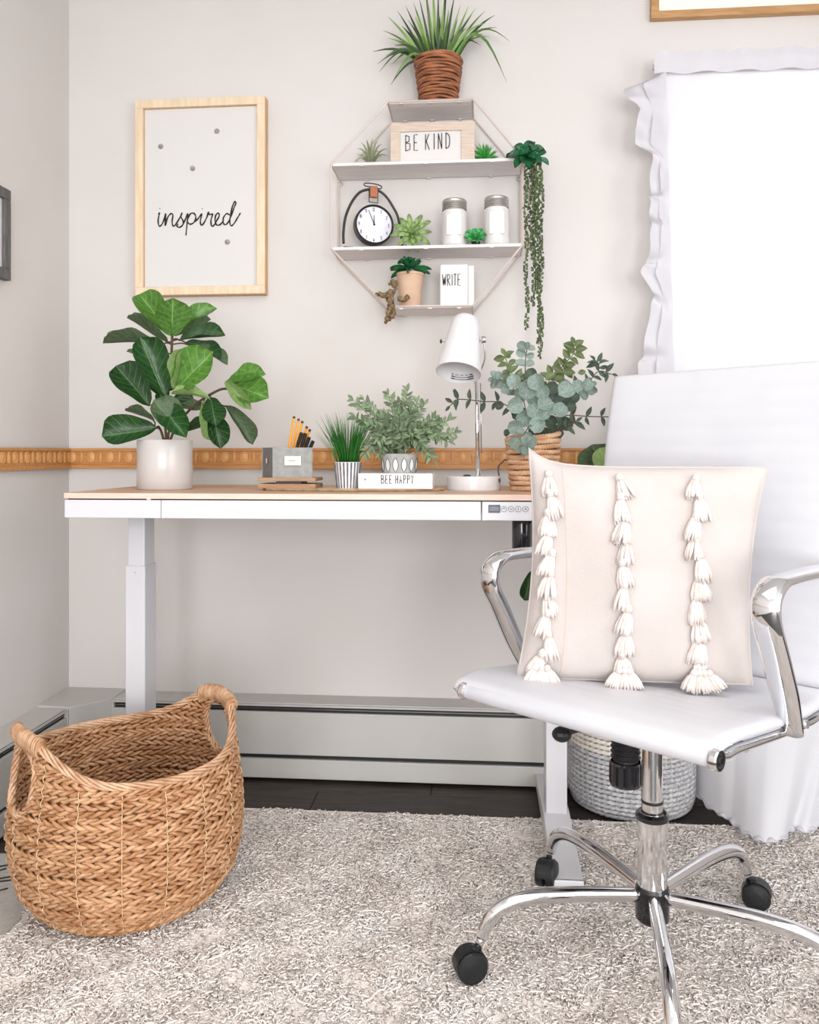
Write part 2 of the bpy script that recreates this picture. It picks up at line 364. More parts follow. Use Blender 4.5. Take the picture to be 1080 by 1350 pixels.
# carved oak rail on both walls
zr0, zr1 = at(300, 618, WY).z, at(300, 591, WY).z
def rail(name, P, length, ax, ny, n0, n1):
    """P start corner, ax unit direction along wall, ny unit out of wall"""
    ax, ny = V(ax), V(ny)
    def bx(mb, s0, s1, d, z0, z1):
        q = [P+ax*s0, P+ax*s1]; vs = []
        for z in (z0, z1):
            vs += [V((q[0].x, q[0].y, z)), V((q[1].x, q[1].y, z)), V((q[1].x, q[1].y, z))+ny*d, V((q[0].x, q[0].y, z))+ny*d]
        f = [(0,1,2,3),(7,6,5,4),(0,4,5,1),(1,5,6,2),(2,6,7,3),(3,7,4,0)]
        if ax.cross(ny).z > 0: f = [tuple(reversed(t)) for t in f]
        mb.add(vs, f)
    hh = zr1-zr0; mb = MB()
    bx(mb, 0, length, 0.008, zr0, zr1); bx(mb, 0, length, 0.015, zr0, zr0+hh*0.2); bx(mb, 0, length, 0.011, zr0+hh*0.2, zr0+hh*0.28); bx(mb, 0, length, 0.014, zr1-hh*0.14, zr1)
    t = struct(name, mb, M_oak, bevel=0.001)
    # carved relief pieces
    me = None; pitch = 0.0315; zc = zr0+hh*0.57
    n = int(length/pitch)
    for i in range(n0, min(n, n1)):
        c = P+ax*(pitch*(i+0.5))
        wdt = 0.0125 if i % 2 == 0 else 0.006
        if me is None or i-n0 < 2:
            rm = MB()
            prof = [(wdt*1.0, 0.008), (wdt*1.0, 0.0115), (wdt*0.8, 0.0125), (wdt*0.75, 0.0105), (wdt*0.3, 0.013), (0.0001, 0.0135)]
            vs = []; K = 12
            for k in range(K):
                a = 2*PI*k/K; ca, sa = math.cos(a), math.sin(a)
                p = 2.6; rr = 1/((abs(ca)**p+abs(sa)**p)**(1/p))
                for r_, d_ in prof: vs.append(ax*(ca*rr*r_)+V((0, 0, sa*rr*(r_/wdt)*hh*0.27))+ny*d_)
            m_ = len(prof); fs = []
            for k in range(K):
                for j in range(m_-1): fs.append((k*m_+j, ((k+1) % K)*m_+j, ((k+1) % K)*m_+j+1, k*m_+j+1))
            rm.add(vs, fs)
            o = bpy.data.meshes.new('carved_oval'); o.from_pydata(rm.v, [], rm.f); o.materials.append(M_oakl)
            if i % 2 == 0: me = (o, me[1] if me else None)
            else: me = (me[0], o)
        mm = me[0] if i % 2 == 0 else me[1]
        inst('carved_oval' if i % 2 == 0 else 'carved_bead', mm, t, Matrix.Translation(V((c.x, c.y, zc))))
rail('trim_1', V((WX, WY, 0)), RX-WX, (1, 0, 0), (0, -1, 0), 0, 62)
rail('trim_2', V((WX, WY, 0)), WY-RY, (0, -1, 0), (1, 0, 0), 0, 50)

# ------------------------------------------------------------------ baseboard heaters
def hz(py, Y=2.5): return at(320, py, Y).z
def heater(name, length, T, label, s0):
    """built along +s from s0, d outwards from wall; T maps (s,d,z)->world"""
    def bx(mb, a, c):
        vs = [V(T(*p)) for p in ((a[0],a[1],a[2]),(c[0],a[1],a[2]),(c[0],c[1],a[2]),(a[0],c[1],a[2]),(a[0],a[1],c[2]),(c[0],a[1],c[2]),(c[0],c[1],c[2]),(a[0],c[1],c[2]))]
        mb.add(vs, [(0,1,2,3),(7,6,5,4),(0,4,5,1),(1,5,6,2),(2,6,7,3),(3,7,4,0)])
    e = s0+length
    root = thing(name, T((s0+e)/2, 0.05, 0), label, 'heater', 'baseboard heaters')
    m = MB(); bx(m, (s0, 0.0, 0.02), (e, 0.012, 0.236)); obj('back_plate', m, M_heat, root)
    m = MB(); bx(m, (s0, 0.0, 0.234), (e, 0.094, 0.238)); obj('top_cover', m, M_heat, root, bevel=0.001)
    m = MB(); bx(m, (s0, 0.096, 0.229), (e, 0.1, 0.2345)); obj('upper_lip', m, M_heat, root)
    m = MB(); bx(m, (s0+0.004, 0.012, 0.03), (e-0.004, 0.09, 0.233)); obj('fin_core', m, M_black, root)
    m = MB(); bx(m, (s0, 0.090, 0.2195), (e, 0.094, 0.2215)); obj('damper', m, M_steel, root)
    m = MB(); bx(m, (s0, 0.090, 0.082), (e, 0.1, 0.212)); obj('front_panel', m, M_heat, root, bevel=0.002)
    m = MB(); bx(m, (s0, 0.0, 0.010), (e, 0.1, 0.069)); obj('bottom_rail', m, M_heat, root, bevel=0.002)
    m = MB(); bx(m, (s0, 0.02, 0.0), (e, 0.06, 0.010)); obj('foot_strip', m, M_black, root)
    m = MB(); bx(m, (s0-0.004, 0.0, 0.0), (s0+0.006, 0.102, 0.236)); obj('end_cap', m, M_heat, root)
    m = MB(); bx(m, (e-0.006, 0.0, 0.0), (e+0.004, 0.102, 0.236)); obj('end_cap', m, M_heat, root)
    return root
heater('baseboard_heater', 0.38-(WX+0.19), lambda s, d, z: (s, WY-d, z), 'long low grey baseboard heater running along the wall under the desk', WX+0.19)
heater('baseboard_heater', 1.3, lambda s, d, z: (WX+d, WY-s, z), 'baseboard heater on the left side wall behind the wicker basket', 0.2)
cc = MB(); a = 0.19
pl = [(0, 0), (a, 0), (a, 0.103), (0.103, a+0.008), (0, a+0.008)]
vs = [(WX+x, WY-y, z) for z in (0.0, ) for x, y in pl]+[(WX+x, WY-y, 0.244 if (x < .01 or y < .01) else 0.24) for x, y in pl]
n = 5; cc.add(vs, [tuple(range(n)), tuple(range(2*n-1, n-1, -1))]+[(i, i+n, (i+1) % n+n, (i+1) % n) for i in range(n)])
tag(obj('heater_corner_cover', cc, M_heat, bevel=0.002), 'grey metal corner cover joining the two baseboard heaters', 'heater cover')

# ------------------------------------------------------------------ desk
DX0, DX1, DY0, DY1 = at(85, 655, 1.95).x, 0.235, 1.95, 2.5
DZ = at(300, 650.5, 1.95).z
desk = thing('standing_desk', ((DX0+DX1)/2, 2.22, 0), 'white height-adjustable desk with pale maple top against the wall', 'desk')
obj('desktop', MB().box((DX0, DY0, DZ-0.014), (DX1, DY1, DZ)), M_desk, desk, bevel=0.002)
obj('edge_band', MB().box((DX0-.0006, DY0-.0008, DZ-.0135), (DX1, DY0+.001, DZ-.0006)), M_edge, desk)
obj('apron_gap', MB().box((DX0+0.006, DY0+0.006, DZ-0.017), (DX1-0.006, DY1-0.006, DZ-0.014)), M_black, desk)
az1, az0 = DZ-0.017, at(300, 684, 1.95).z
sx1, sx2 = at(212, 670, 1.95).x, at(635, 670, 1.95).x
obj('apron_panel', MB().box((DX0, DY0, az0), (sx1-0.0006, DY0+0.5, az1)), M_white, desk, bevel=0.0015)
obj('drawer_front', MB().box((sx1+0.0006, DY0, az0), (sx2-0.0012, DY0+0.45, az1)), M_white, desk, bevel=0.0015)
pan = obj('control_panel', MB().box((sx2+0.0012, DY0, az0), (DX1, DY0+0.5, az1)), M_white, desk, bevel=0.0015)
obj('screw_cap', MB().sph(at(196, 657.5, 1.952), 0.004, 10, 6, (1.6, 1, 1)), M_wplastic, desk, smooth=True)
p0 = at(644, 665.5, 1.95); p1 = at(659.5, 676, 1.95)
obj('display_bezel', MB().box((p0.x, 1.9485, p1.z), (p1.x, 1.951, p0.z)), M_bgloss, pan)
obj('display', MB().box((p0.x+.003, 1.948, p1.z+.004), (p1.x-.003, 1.9485, p0.z-.004)), M_lcd, pan)
for i, px in enumerate((664.5, 674, 683.5, 693)):
    c = at(px, 671, 1.95); c.y = 1.9492
    ring = [c+V((math.cos(a)*.0066, 0, math.sin(a)*.0066)) for a in np.linspace(0, 2*PI, 24, endpoint=False)]
    bt = obj('button', MB().tube(ring, 0.0006, 4, closed=True), M_icon, pan)
    g = MB(); d = 0.0028
    if i == 0: g.tube([c+V((-d, 0, 0)), c+V((0, 0, d)), c+V((d, 0, 0))], 0.0006, 4)
    if i == 1: g.tube([c+V((-d, 0, d*.4)), c+V((0, 0, -d*.6)), c+V((d, 0, d*.4))], 0.0006, 4)
    if i == 2: g.tube([c+V((-d*.2, 0, d*.9)), c+V((0.0002, 0, -d))], 0.0006, 4)
    if i == 3: g.tube([c+V((0, 0, d)), c+V((-d*.7, 0, -d*.4)), c+V((d*.7, 0, 0)), c+V((0, 0, -d))], 0.0006, 4)
    obj('button_icon', g, M_bmetal, bt)
mo = at(675, 684, 2.0); mo1 = at(699, 728, 2.0)
cx = (mo.x+mo1.x)/2+0.004; rr = (mo1.x-mo.x)/2+0.003
obj('motor_housing', MB().lathe([(0, mo1.z), (rr*.93, mo1.z), (rr, mo1.z+.004), (rr, az0-.006), (rr*.97, az0-.004), (rr*.97, az0+.004), (0, az0+.004)], 24, (cx, 2.03, 0)), M_bgloss, desk, smooth=True, bevel=0)
for side in (0, 1):
    if side == 0: xa = at(165, 800, 2.18).x; xb = at(191, 800, 2.18).x
    else: xa = at(720, 1000, 2.18).x; xb = at(748, 1000, 2.18).x
    zt = at(180, 746, 2.18).z
    obj('outer_column', MB().box((xa, 2.18, 0.045), (xb, 2.26, zt)), M_white, desk, bevel=0.003)
    obj('inner_column', MB().box((xa+.005, 2.185, zt-.02), (xb-.003, 2.255, az0+.002)), M_white, desk, bevel=0.003)
    if side == 0: obj('screw', MB().sph((xa+.028, 2.18, zt-.018), 0.0025, 8, 5), M_lid, desk)
    xm = (xa+xb)/2; ft = MB()
    fy = 1.885 if side else 2.09
    ft.grid(lambda u, v: V((xm+(-1 if v in (0, .25, 1) else 1)*(0.034), fy+u*(2.515-fy), (0.03 if v in (0.25, 0.5) else 0.0) + (0.022*math.exp(-((u-.5)/.2)**2) if v in (.25, .5) else 0)+0.02)), 13, 4, cv=True)
    obj('foot', ft, M_white, desk, bevel=0.003)
    obj('foot_end', MB().box((xm-.034, fy-.005, 0.02), (xm+.034, fy+.003, 0.049)), M_white, desk, bevel=0.003)
    obj('support_arm', MB().box((xm-.03, 1.99, az0-.0), (xm+.03, 2.46, az0+.02)), M_white, desk)
obj('support_rail', MB().box((DX0+.12, 2.2, az0+.0), (DX1-.08, 2.26, az0+.03)), M_white, desk)

# ------------------------------------------------------------------ framed print
y1 = WY-0.036
f = [at(178, 133, y1), at(345, 125, y1), at(178, 389, y1), at(349, 387, y1)]
fx0, fx1, fz0, fz1 = f[0].x, f[3].x, (f[2].z+f[3].z)/2, (f[0].z+f[1].z)/2
pic = thing('framed_print', ((fx0+fx1)/2, WY-.015, fz0), 'tall pale wood framed white board with handwritten word and four pins', 'picture')
fw = 0.0255
def frame4(root, x0, x1, z0, z1, ya, yb, fw, m, nm='frame', lab=None):
    for q in ((x0, x1, z1-fw, z1), (x0, x1, z0, z0+fw), (x0, x0+fw, z0+fw, z1-fw), (x1-fw, x1, z0+fw, z1-fw)):
        obj(nm, MB().box((q[0], ya, q[2]), (q[1], yb, q[3])), m, root, bevel=0.0012)
frame4(pic, fx0, fx1, fz0, fz1, y1, WY-0.001, fw, M_frame, 'frame_bar')
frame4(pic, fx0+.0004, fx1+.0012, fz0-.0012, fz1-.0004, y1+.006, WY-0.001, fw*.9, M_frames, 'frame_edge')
obj('board', MB().box((fx0+fw, y1+.012, fz0+fw), (fx1-fw, WY-.002, fz1-fw)), M_paper, pic)
frame4(pic, fx0+fw, fx1-fw, fz0+fw, fz1-fw, y1+.009, y1+.013, 0.002, M_frames, 'inner_lip')
yb = y1+.0115
for px, py in ((212, 193), (286, 173), (254, 222), (300, 319)):
    c = at(px, py, yb); obj('pin', MB().lathe([(0, -.004), (.0075, -.0035), (.0085, 0), (.0075, .003), (.003, .006), (0, .0045)], 14, (c.x, c.y, c.z), Matrix.Rotation(PI/2, 3, 'X')), M_pin, pic, smooth=True)
def zp(x, y): return at(x/2.842, 100+y/2.842, yb)
script = [
 [(594,520),(598,514),(593,540),(596,562),(606,558),(616,535),(621,516),(619,562),(628,532),(640,517),(648,522),(645,548),(650,563),(660,555),(676,528),(683,513)],
 [(683,513),(678,528),(687,545),(684,560),(672,568),(663,562),(668,555)],
 [(684,560),(694,540),(704,518),(697,598)],
 [(702,540),(714,517),(728,516),(734,530),(728,548),(714,556),(704,550)],
 [(728,548),(742,536),(756,517),(751,545),(755,560),(764,552),(776,528),(781,510),(785,520),(797,518),(791,540),(793,562),(802,560),(814,540),(822,524),(817,514),(808,525),(807,548),(815,560),(828,555),(838,540)],
 [(862,522),(850,516),(838,530),(836,548),(843,558),(854,550),(866,525),(878,492),(884,476),(880,471),(872,486),(864,520),(861,548),(867,562),(878,552),(890,532),(901,514)],
 [(599,497),(601,500)], [(758,498),(760,501)]]
wd = MB()
for s in script:
    if len(s) > 2: wd.tube(cr([zp(*q) for q in s], 5), [0.0018+0.0009*abs(math.sin(i*0.45)) for i in range((len(s)-1)*5+1)], 5, flat=(1, .5) if False else None)
    else: wd.sph(zp(*s[0]), .0018, 6, 4)
obj('lettering', wd, M_ink, pic)
# stroke lettering
GL = {'B': [[(0,0),(0,1)], [(0,1),(.5,.92),(.5,.62),(0,.52)], [(0,.52),(.62,.45),(.62,.08),(0,0)]], 'E': [[(.5,1),(0,1),(0,0),(.52,0)], [(0,.5),(.42,.5)]],
 'K': [[(0,0),(0,1)], [(.5,1),(0,.42)], [(.12,.55),(.55,0)]], 'I': [[(.1,0),(.1,1)]], 'N': [[(0,0),(0,1)], [(0,1),(.5,0)], [(.5,0),(.5,1)]],
 'D': [[(0,0),(0,1)], [(0,1),(.42,.85),(.55,.5),(.42,.12),(0,0)]], 'W': [[(0,1),(.2,0),(.36,.8),(.54,0),(.72,1)]],
 'R': [[(0,0),(0,1)], [(0,1),(.45,.95),(.5,.65),(0,.5)], [(.1,.5),(.55,0)]], 'T': [[(0,1),(.6,1)], [(.3,1),(.3,0)]],
 'H': [[(0,0),(0,1)], [(.5,0),(.5,1)], [(0,.5),(.5,.5)]], 'A': [[(0,0),(.28,1),(.56,0)], [(.1,.36),(.46,.36)]],
 'P': [[(0,0),(0,1)], [(0,1),(.48,.95),(.5,.58),(0,.48)]], 'Y': [[(0,1),(.26,.5),(.52,1)], [(.26,.5),(.2,0)]],
 '0': [[(.25,1),(.02,.7),(.02,.3),(.25,0),(.48,.3),(.48,.7),(.25,1)]], '1': [[(.1,.8),(.28,1),(.28,0)]],
 '2': [[(.02,.8),(.25,1),(.46,.78),(.3,.4),(0,0),(.5,0)]], '3': [[(.02,.9),(.3,1),(.45,.78),(.2,.52),(.48,.3),(.3,0),(0,.1)]],
 '4': [[(.38,0),(.38,1),(0,.32),(.52,.32)]], '5': [[(.45,1),(.08,1),(.05,.55),(.35,.6),(.48,.3),(.3,0),(0,.08)]],
 '6': [[(.42,1),(.1,.6),(.02,.25),(.25,0),(.47,.25),(.25,.5),(.04,.3)]], '7': [[(0,1),(.5,1),(.16,0)]],
 '8': [[(.25,.52),(.05,.76),(.25,1),(.45,.76),(.25,.52),(.02,.26),(.25,0),(.48,.26),(.25,.52)]],
 '9': [[(.45,.7),(.25,.48),(.04,.72),(.25,1),(.45,.75),(.4,.35),(.1,0)]]}
def text(mb, s, P, ux, uz, h, gap, r, wf=1.0, jitter=0):
    x = 0
    for ch in s:
        if ch == ' ': x += 0.55*h*wf; continue
        st = GL[ch]; wmax = max(q[0] for l in st for q in l)
        for l in st:
            pts = [P+ux*(x+q[0]*h*wf)+uz*(q[1]*h) for q in l]
            if len(pts) > 4: pts = cr(pts, 3)
            mb.tube(pts, r, 4)
        x += wmax*h*wf+gap
    return x

# grey frame on the left wall and wood frame above the window
def lw(px, py):     # point on left wall
    a = (px-540)/F; X = WX; Y = X*(CT+a*ST)/(a*CT-ST); d = -X*ST+Y*CT
    return V((X, Y, H-(py-598)*d/F))
q0, q1 = lw(5, 252), lw(6, 371)
gf = thing('wall_sign', (WX+.012, q0.y-.25, q1.z), 'dark grey wood framed sign cut off at the left edge', 'picture')
gy0, gy1 = q0.y-.5, q0.y
for a, c in (((WX+.001, gy0, q0.z-.03), (WX+.022, gy1, q0.z)), ((WX+.001, gy0, q1.z), (WX+.022, gy1, q1.z+.03)), ((WX+.001, gy1-.03, q1.z+.03), (WX+.022, gy1, q0.z-.03)), ((WX+.001, gy0, q1.z+.03), (WX+.022, gy0+.03, q0.z-.03))):
    obj('frame_bar', MB().box(a, c), M_greyf, gf, bevel=.002)
obj('panel', MB().box((WX+.001, gy0+.03, q1.z+.03), (WX+.012, gy1-.03, q0.z-.03)), M_paper, gf)
y1 = WY-.025
q0 = at(859, 24, y1); x1 = 1.55; zt = 2.47; fb = 0.022
uf = thing('framed_picture', ((q0.x+x1)/2, WY-.012, q0.z), 'warm wood framed pale picture high above the window', 'picture')
frame4(uf, q0.x, x1, q0.z, zt, y1, WY-.001, fb, M_rust, 'frame_bar')
frame4(uf, q0.x+.016, x1-.016, q0.z+.016, zt-.016, y1+.006, WY-.001, .008, M_oakd, 'inner_lip')
obj('print', MB().box((q0.x+fb, y1+.012, q0.z+fb), (x1-fb, WY-.001, zt-fb)), M_pane, uf)
# ------------------------------------------------------------------ leaves
def fidshape(u):
    if u <= 0: return 0.02
    s = min(1, max(0, u/.66)); s = s*s*(3-2*s); w_ = min(1, u/.12)**.7*(.40+.60*s)
    return w_*(math.sqrt(max(0, 1-(max(0, u-.66)/.34)**2.4)) if u < 1 else 0.0)
SH = {'fiddle': fidshape,
      'ovate': lambda u: math.sin(PI*u**0.85)**0.9 if 0 < u < 1 else 0.0,
      'round': lambda u: math.sqrt(max(0, 1-(2*u-1)**2))**0.9,
      'blade': lambda u: (0.55+0.9*u if u < .35 else 0.865*(1-((u-.35)/.65)**1.6)+.02),
      'succ': lambda u: (0.35+1.1*u if u < .55 else math.sqrt(max(0, 1-((u-.55)/.46)**2))*0.955)}
UL = {}
def unit(name, shape, m, cup=0.15, droop=0.1, nu=9, nv=7, wav=0.0, thick=0.0, seed=0, curl=0.0):
    """unit leaf: length along +Y, width along X, normal +Z"""
    key = (name, shape, m.name, cup, droop, wav, seed)
    if key in UL: return UL[key]
    mb = MB(); w = SH[shape]
    def fn(u, v):
        t = 2*v-1; ww = w(u)*0.5
        x = t*ww; z = cup*abs(t)**1.6*ww*2 - droop*u*u + wav*math.sin(u*11+seed+t)*abs(t)*0.5*w(u) + 0.02*math.sin(seed*3+u*5)
        y = u - curl*max(0, u-.6)**2
        return (x, y, z)
    mb.grid(fn, nu, nv)
    if thick:
        n0 = len(mb.v); vs = []; fs = []
        mb.grid(lambda u, v: (lambda p: (p[0], p[1], p[2]-thick*(w(u)*(1-(2*v-1)**2)+.02)))(fn(u, v)), nu, nv)
        nf = (nu-1)*(nv-1); mb.f[nf:] = [tuple(reversed(f)) for f in mb.f[nf:]]
    me = bpy.data.meshes.new(name); me.from_pydata(mb.v, [], mb.f)
    ul = me.uv_layers.new(name='UVMap'); li = np.empty(len(me.loops), dtype=np.int32); me.loops.foreach_get('vertex_index', li)
    ul.data.foreach_set('uv', np.array(mb.uv, dtype=np.float32)[li].ravel())
    me.polygons.foreach_set('use_smooth', [True]*len(me.polygons)); me.materials.append(m)
    UL[key] = me; return me
def LM(base, tip, width, nrm, zs=None):
    base, tip, nrm = V(base), V(tip), V(nrm); d = tip-base; L = d.length; y = d.normalized()
    n = nrm-y*nrm.dot(y)
    n = n.normalized() if n.length > 1e-5 else y.orthogonal().normalized()
    x = y.cross(n).normalized(); zs = L if zs is None else zs
    M = Matrix(((x.x*width, y.x*L, n.x*zs, base.x), (x.y*width, y.y*L, n.y*zs, base.y), (x.z*width, y.z*L, n.z*zs, base.z), (0, 0, 0, 1)))
    return M
CAM = V((0, 0, H))
def facing(p, roll=(0, 0, 0)): return ((CAM-V(p)).normalized()+V(roll)).normalized()
def putleaf(nm, me, base, tip, width, nrm, parent, zs=None): return inst(nm, me, parent, LM(base, tip, width, nrm, zs))
def blades(mb, c, n, rad, hts, spread, w, droop, lean=(0, 0, 0), segs=6):
    for i in range(n):
        a = random.uniform(0, 2*PI); q = math.sqrt(random.random()); r0 = rad*q
        hh = random.uniform(*hts); sp = spread*(0.15+q*random.uniform(.5, 1.0))
        b = V(c)+V((math.cos(a)*r0, math.sin(a)*r0, 0)); o = V((math.cos(a), math.sin(a), 0))
        pts = []
        for k in range(segs+1):
            t = k/segs; pts.append(b+o*(sp*t**1.3)+V((0, 0, 1))*(hh*t-droop*sp*t*t*t))
        mb.tube(pts, [w*(1-0.9*(k/segs)**1.5) for k in range(segs+1)], 4, flat=(1, .3))

# ------------------------------------------------------------------ octagon wall shelf
SY0, SY1 = at(500, 300, WY).y*0.945, WY-0.002
oc = [(515, 134), (624, 131), (689, 209), (690, 322), (623, 403), (507, 405), (437, 328), (436, 217)]
O = [at(x, y, SY0) for x, y in oc]
# tidy to a regular frame
zt_, zu, zl_, zb_ = (O[0].z+O[1].z)/2, (O[2].z+O[7].z)/2, (O[3].z+O[6].z)/2, (O[4].z+O[5].z)/2
xl, xr = (O[6].x+O[7].x)/2, (O[2].x+O[3].x)/2
xtl, xtr = (O[0].x+O[5].x)/2, (O[1].x+O[4].x)/2
OC = [(xtl, zt_), (xtr, zt_), (xr, zu), (xr, zl_), (xtr, zb_), (xtl, zb_), (xl, zl_), (xl, zu)]
sh = thing('octagon_shelf', ((xl+xr)/2, (SY0+SY1)/2, zb_), 'octagonal whitewashed wall shelf with pale wire frame and four boards', 'shelf')
for Yc, nm in ((SY0, 'front_wire'), (SY1-.004, 'back_wire')):
    obj(nm, MB().tube([(x, Yc, z) for x, z in OC], 0.0032, 6, closed=True), M_wire, sh)
for x, z in OC: obj('cross_wire', MB().tube([(x, SY0, z), (x, SY1-.003, z)], 0.003, 6), M_wire, sh)
for (xa, xb, z) in ((xtl, xtr, zt_), (xl, xr, zu), (xl, xr, zl_), (xtl, xtr, zb_)):
    bd = obj('shelf_board', MB().box((xa+.003, SY0+.004, z-.004), (xb-.003, SY1-.006, z+.005)), M_shelfw, sh, bevel=.001)
    for t in (0.16, 0.5, 0.84):
        xx = xa+(xb-xa)*t
        for yy in (SY0+.001, SY1-.012): obj('clip', MB().box((xx-.006, yy, z-.0065), (xx+.006, yy+.012, z-.003)), M_wire, bd)
for x, z in ((xl+.006, zu-.014), (xr-.006, zu-.014)):
    obj('hanging_ring', MB().tube([(x+math.cos(a)*.006, SY1-.003, z+math.sin(a)*.006) for a in np.linspace(0, 2*PI, 12, endpoint=False)], .0012, 5, closed=True), M_steel, sh)
T1, T2, T3, T4 = zt_+.005, zu+.005, zl_+.005, zb_+.005   # board tops
SM = (SY0+SY1)/2

# tall grass in vine basket on the top board
c = at(578, 130, SM); c.z = T1
tp = thing('potted_grass', c, 'long arching grass plant in brown vine pot on the top shelf', 'plant')
pm = at(547, 80, SM); rt = (at(610, 82, SM).x-pm.x)/2; hp = at(578, 82, SM).z-T1; rb = rt*0.76
pot = MB()
nr = 15
for i in range(nr):
    z = T1+0.002+hp*(i+.5)/nr; r = rb+(rt-rb)*(i+.5)/nr; ph = random.random()*6
    pts = [V((c.x+math.cos(a)*(r-.002+.0008*math.sin(3*a+ph)), c.y+math.sin(a)*(r-.002), z+.0012*math.sin(2*a+ph)+.0008*math.sin(5*a+ph*2))) for a in np.linspace(0, 2*PI, 40, endpoint=False)]
    pot.tube(pts, [hp/nr*(.5+.12*math.sin(k*.7+ph)) for k in range(40)], 6, closed=True)
po = obj('pot', pot, M_vine, tp, smooth=True)
obj('pot_lining', MB().lathe([(0, T1+.001), (rb-.004, T1+.001), (rt-.005, T1+hp-.004)], 24, (c.x, c.y, 0)), M_gap, po)
obj('pot_rim', MB().tube([V((c.x+math.cos(a)*(rt-.001), c.y+math.sin(a)*(rt-.001), T1+hp+.001*math.sin(4*a))) for a in np.linspace(0, 2*PI, 40, endpoint=False)], .004, 6, closed=True), M_vine, po, smooth=True)
obj('soil', MB().lathe([(0, T1+hp-.008), (rt-.005, T1+hp-.008)], 20, (c.x, c.y, 0)), M_soil, tp)
def arc_blade(P0, P1, bend, w):
    """curved flat blade between two points, arched upwards"""
    mb = MB(); P0, P1 = V(P0), V(P1); pts = []
    for k in range(9):
        t = k/8; pts.append(P0.lerp(P1, t)+V((0, 0, 1))*bend*math.sin(PI*t)*(1-.2*t)+V((0, -1, 0))*bend*.15*math.sin(PI*t))
    side = (P1-P0).cross(V((0, 1, .2)))
    mb.hasuv = True
    for k in range(9):
        t = k/8; d = (pts[min(k+1, 8)]-pts[max(k-1, 0)]).normalized(); s = d.cross(V((0.1, -1, .15))).normalized()*w*SH['blade'](t)
        nn = d.cross(s).normalized()*w*.25
        mb.v += [tuple(pts[k]-s), tuple(pts[k]+nn), tuple(pts[k]+s)]; mb.uv += [(t, 0), (t, .5), (t, 1)]
    for k in range(8):
        for j in range(2): a = k*3+j; mb.f.append((a, a+1, a+4, a+3))
    return mb
tips = [(492,68,8),(500,95,14),(505,40,4),(512,22,2),(524,14,1),(498,84,12),(515,112,10),(524,130,16),(520,60,6),(535,8,0),(545,3,0),(552,-6,0),(560,-20,0),(570,-28,0),(578,-14,0),(590,-30,0),(600,-10,0),(608,4,1),(618,8,1),(628,10,3),(640,14,5),(652,20,8),(655,36,10),(672,54,20),(668,108,34),(640,30,7),(634,60,12),(512,50,5),(530,34,3),(508,74,10),(586,2,0),(566,14,0),(580,20,0),(592,12,0),(604,24,2),(548,22,0),(538,26,2),(556,34,0),(616,36,4),(572,36,0),(588,34,0),(600,44,2),(612,52,3),(544,44,2),(528,52,4),(562,46,0),(580,50,0),(518,84,12),(645,48,8),(622,20,3)]
for k, (x, yv, bd) in enumerate(tips):
    ys = SM+random.uniform(-.07, .03); t = at(x, yv, ys)
    b0 = V((c.x+(x-578)/100*rt*.75, c.y+random.uniform(-.5, .5)*rt, T1+hp-.006))
    if (x, yv) == (524, 130): t.y = SY0-.03
    obj('grass_blade', arc_blade(b0, t, bd/430*1.3+.004, random.uniform(.0042, .0068)), random.choice((L_grass, L_grass, L_grassd)), tp, smooth=True)

# BE KIND frame
def pt(x, y, Y): return at(x, y, Y)
Yk = 2.50
a, b_ = at(515, 166, Yk), at(626, 205, Yk); k0 = a.x; k1 = b_.x; kz1 = at(570, 161, Yk).z
bk = thing('wooden_sign', ((k0+k1)/2, Yk, T2), 'whitewashed wood framed sign with thin black capital letters on the upper shelf', 'sign')
fb = .0295
for q in ((k0, k1, kz1-.026, kz1), (k0, k1, T2, T2+.014), (k0, k0+fb, T2+.014, kz1-.026), (k1-.04, k1, T2+.014, kz1-.026)):
    obj('frame_bar', MB().box((q[0], Yk, q[2]), (q[1], Yk+.03, q[3])), M_grain, bk, bevel=.0008)
obj('panel', MB().box((k0+fb, Yk+.006, T2+.014), (k1-.04, Yk+.02, kz1-.026)), M_paper, bk)
m = MB(); P = at(535, 199, Yk+.004); text(m, 'BE KIND', P, V((1, 0, .03)), V((0, 0, 1)), .047, .0125, .0012, wf=.44)
obj('lettering', m, M_ink, bk)

# rosettes and small succulents
def rosette(root, c, axis, R_, me, rings, nm='leaf', wf=.42, zs=None, jit=.12):
    ax = V(axis).normalized(); e1 = ax.orthogonal().normalized(); e2 = ax.cross(e1)
    for ri, (n, elev, ln) in enumerate(rings):
        for i in range(n):
            a = 2*PI*(i+.5*ri)/n+random.uniform(-jit, jit); o = e1*math.cos(a)+e2*math.sin(a)
            el = elev+random.uniform(-jit, jit)*.6
            d = o*math.cos(el)+ax*math.sin(el); L = R_*ln*random.uniform(.92, 1.06)
            n_ = ax*math.cos(el)-o*math.sin(el)
            b0 = c+o*R_*.05
            inst(nm, me, root, LM(b0, b0+d*L, L*wf, n_, L*wf*1.5 if zs is None else zs))
def smallpot(root, c, r, h, m=None):
    obj('base', MB().lathe([(0, c.z), (r*.8, c.z), (r, c.z+h), (r*.8, c.z+h), (0, c.z+h*.9)], 14, (c.x, c.y, 0)), m or M_soil, root, smooth=False)
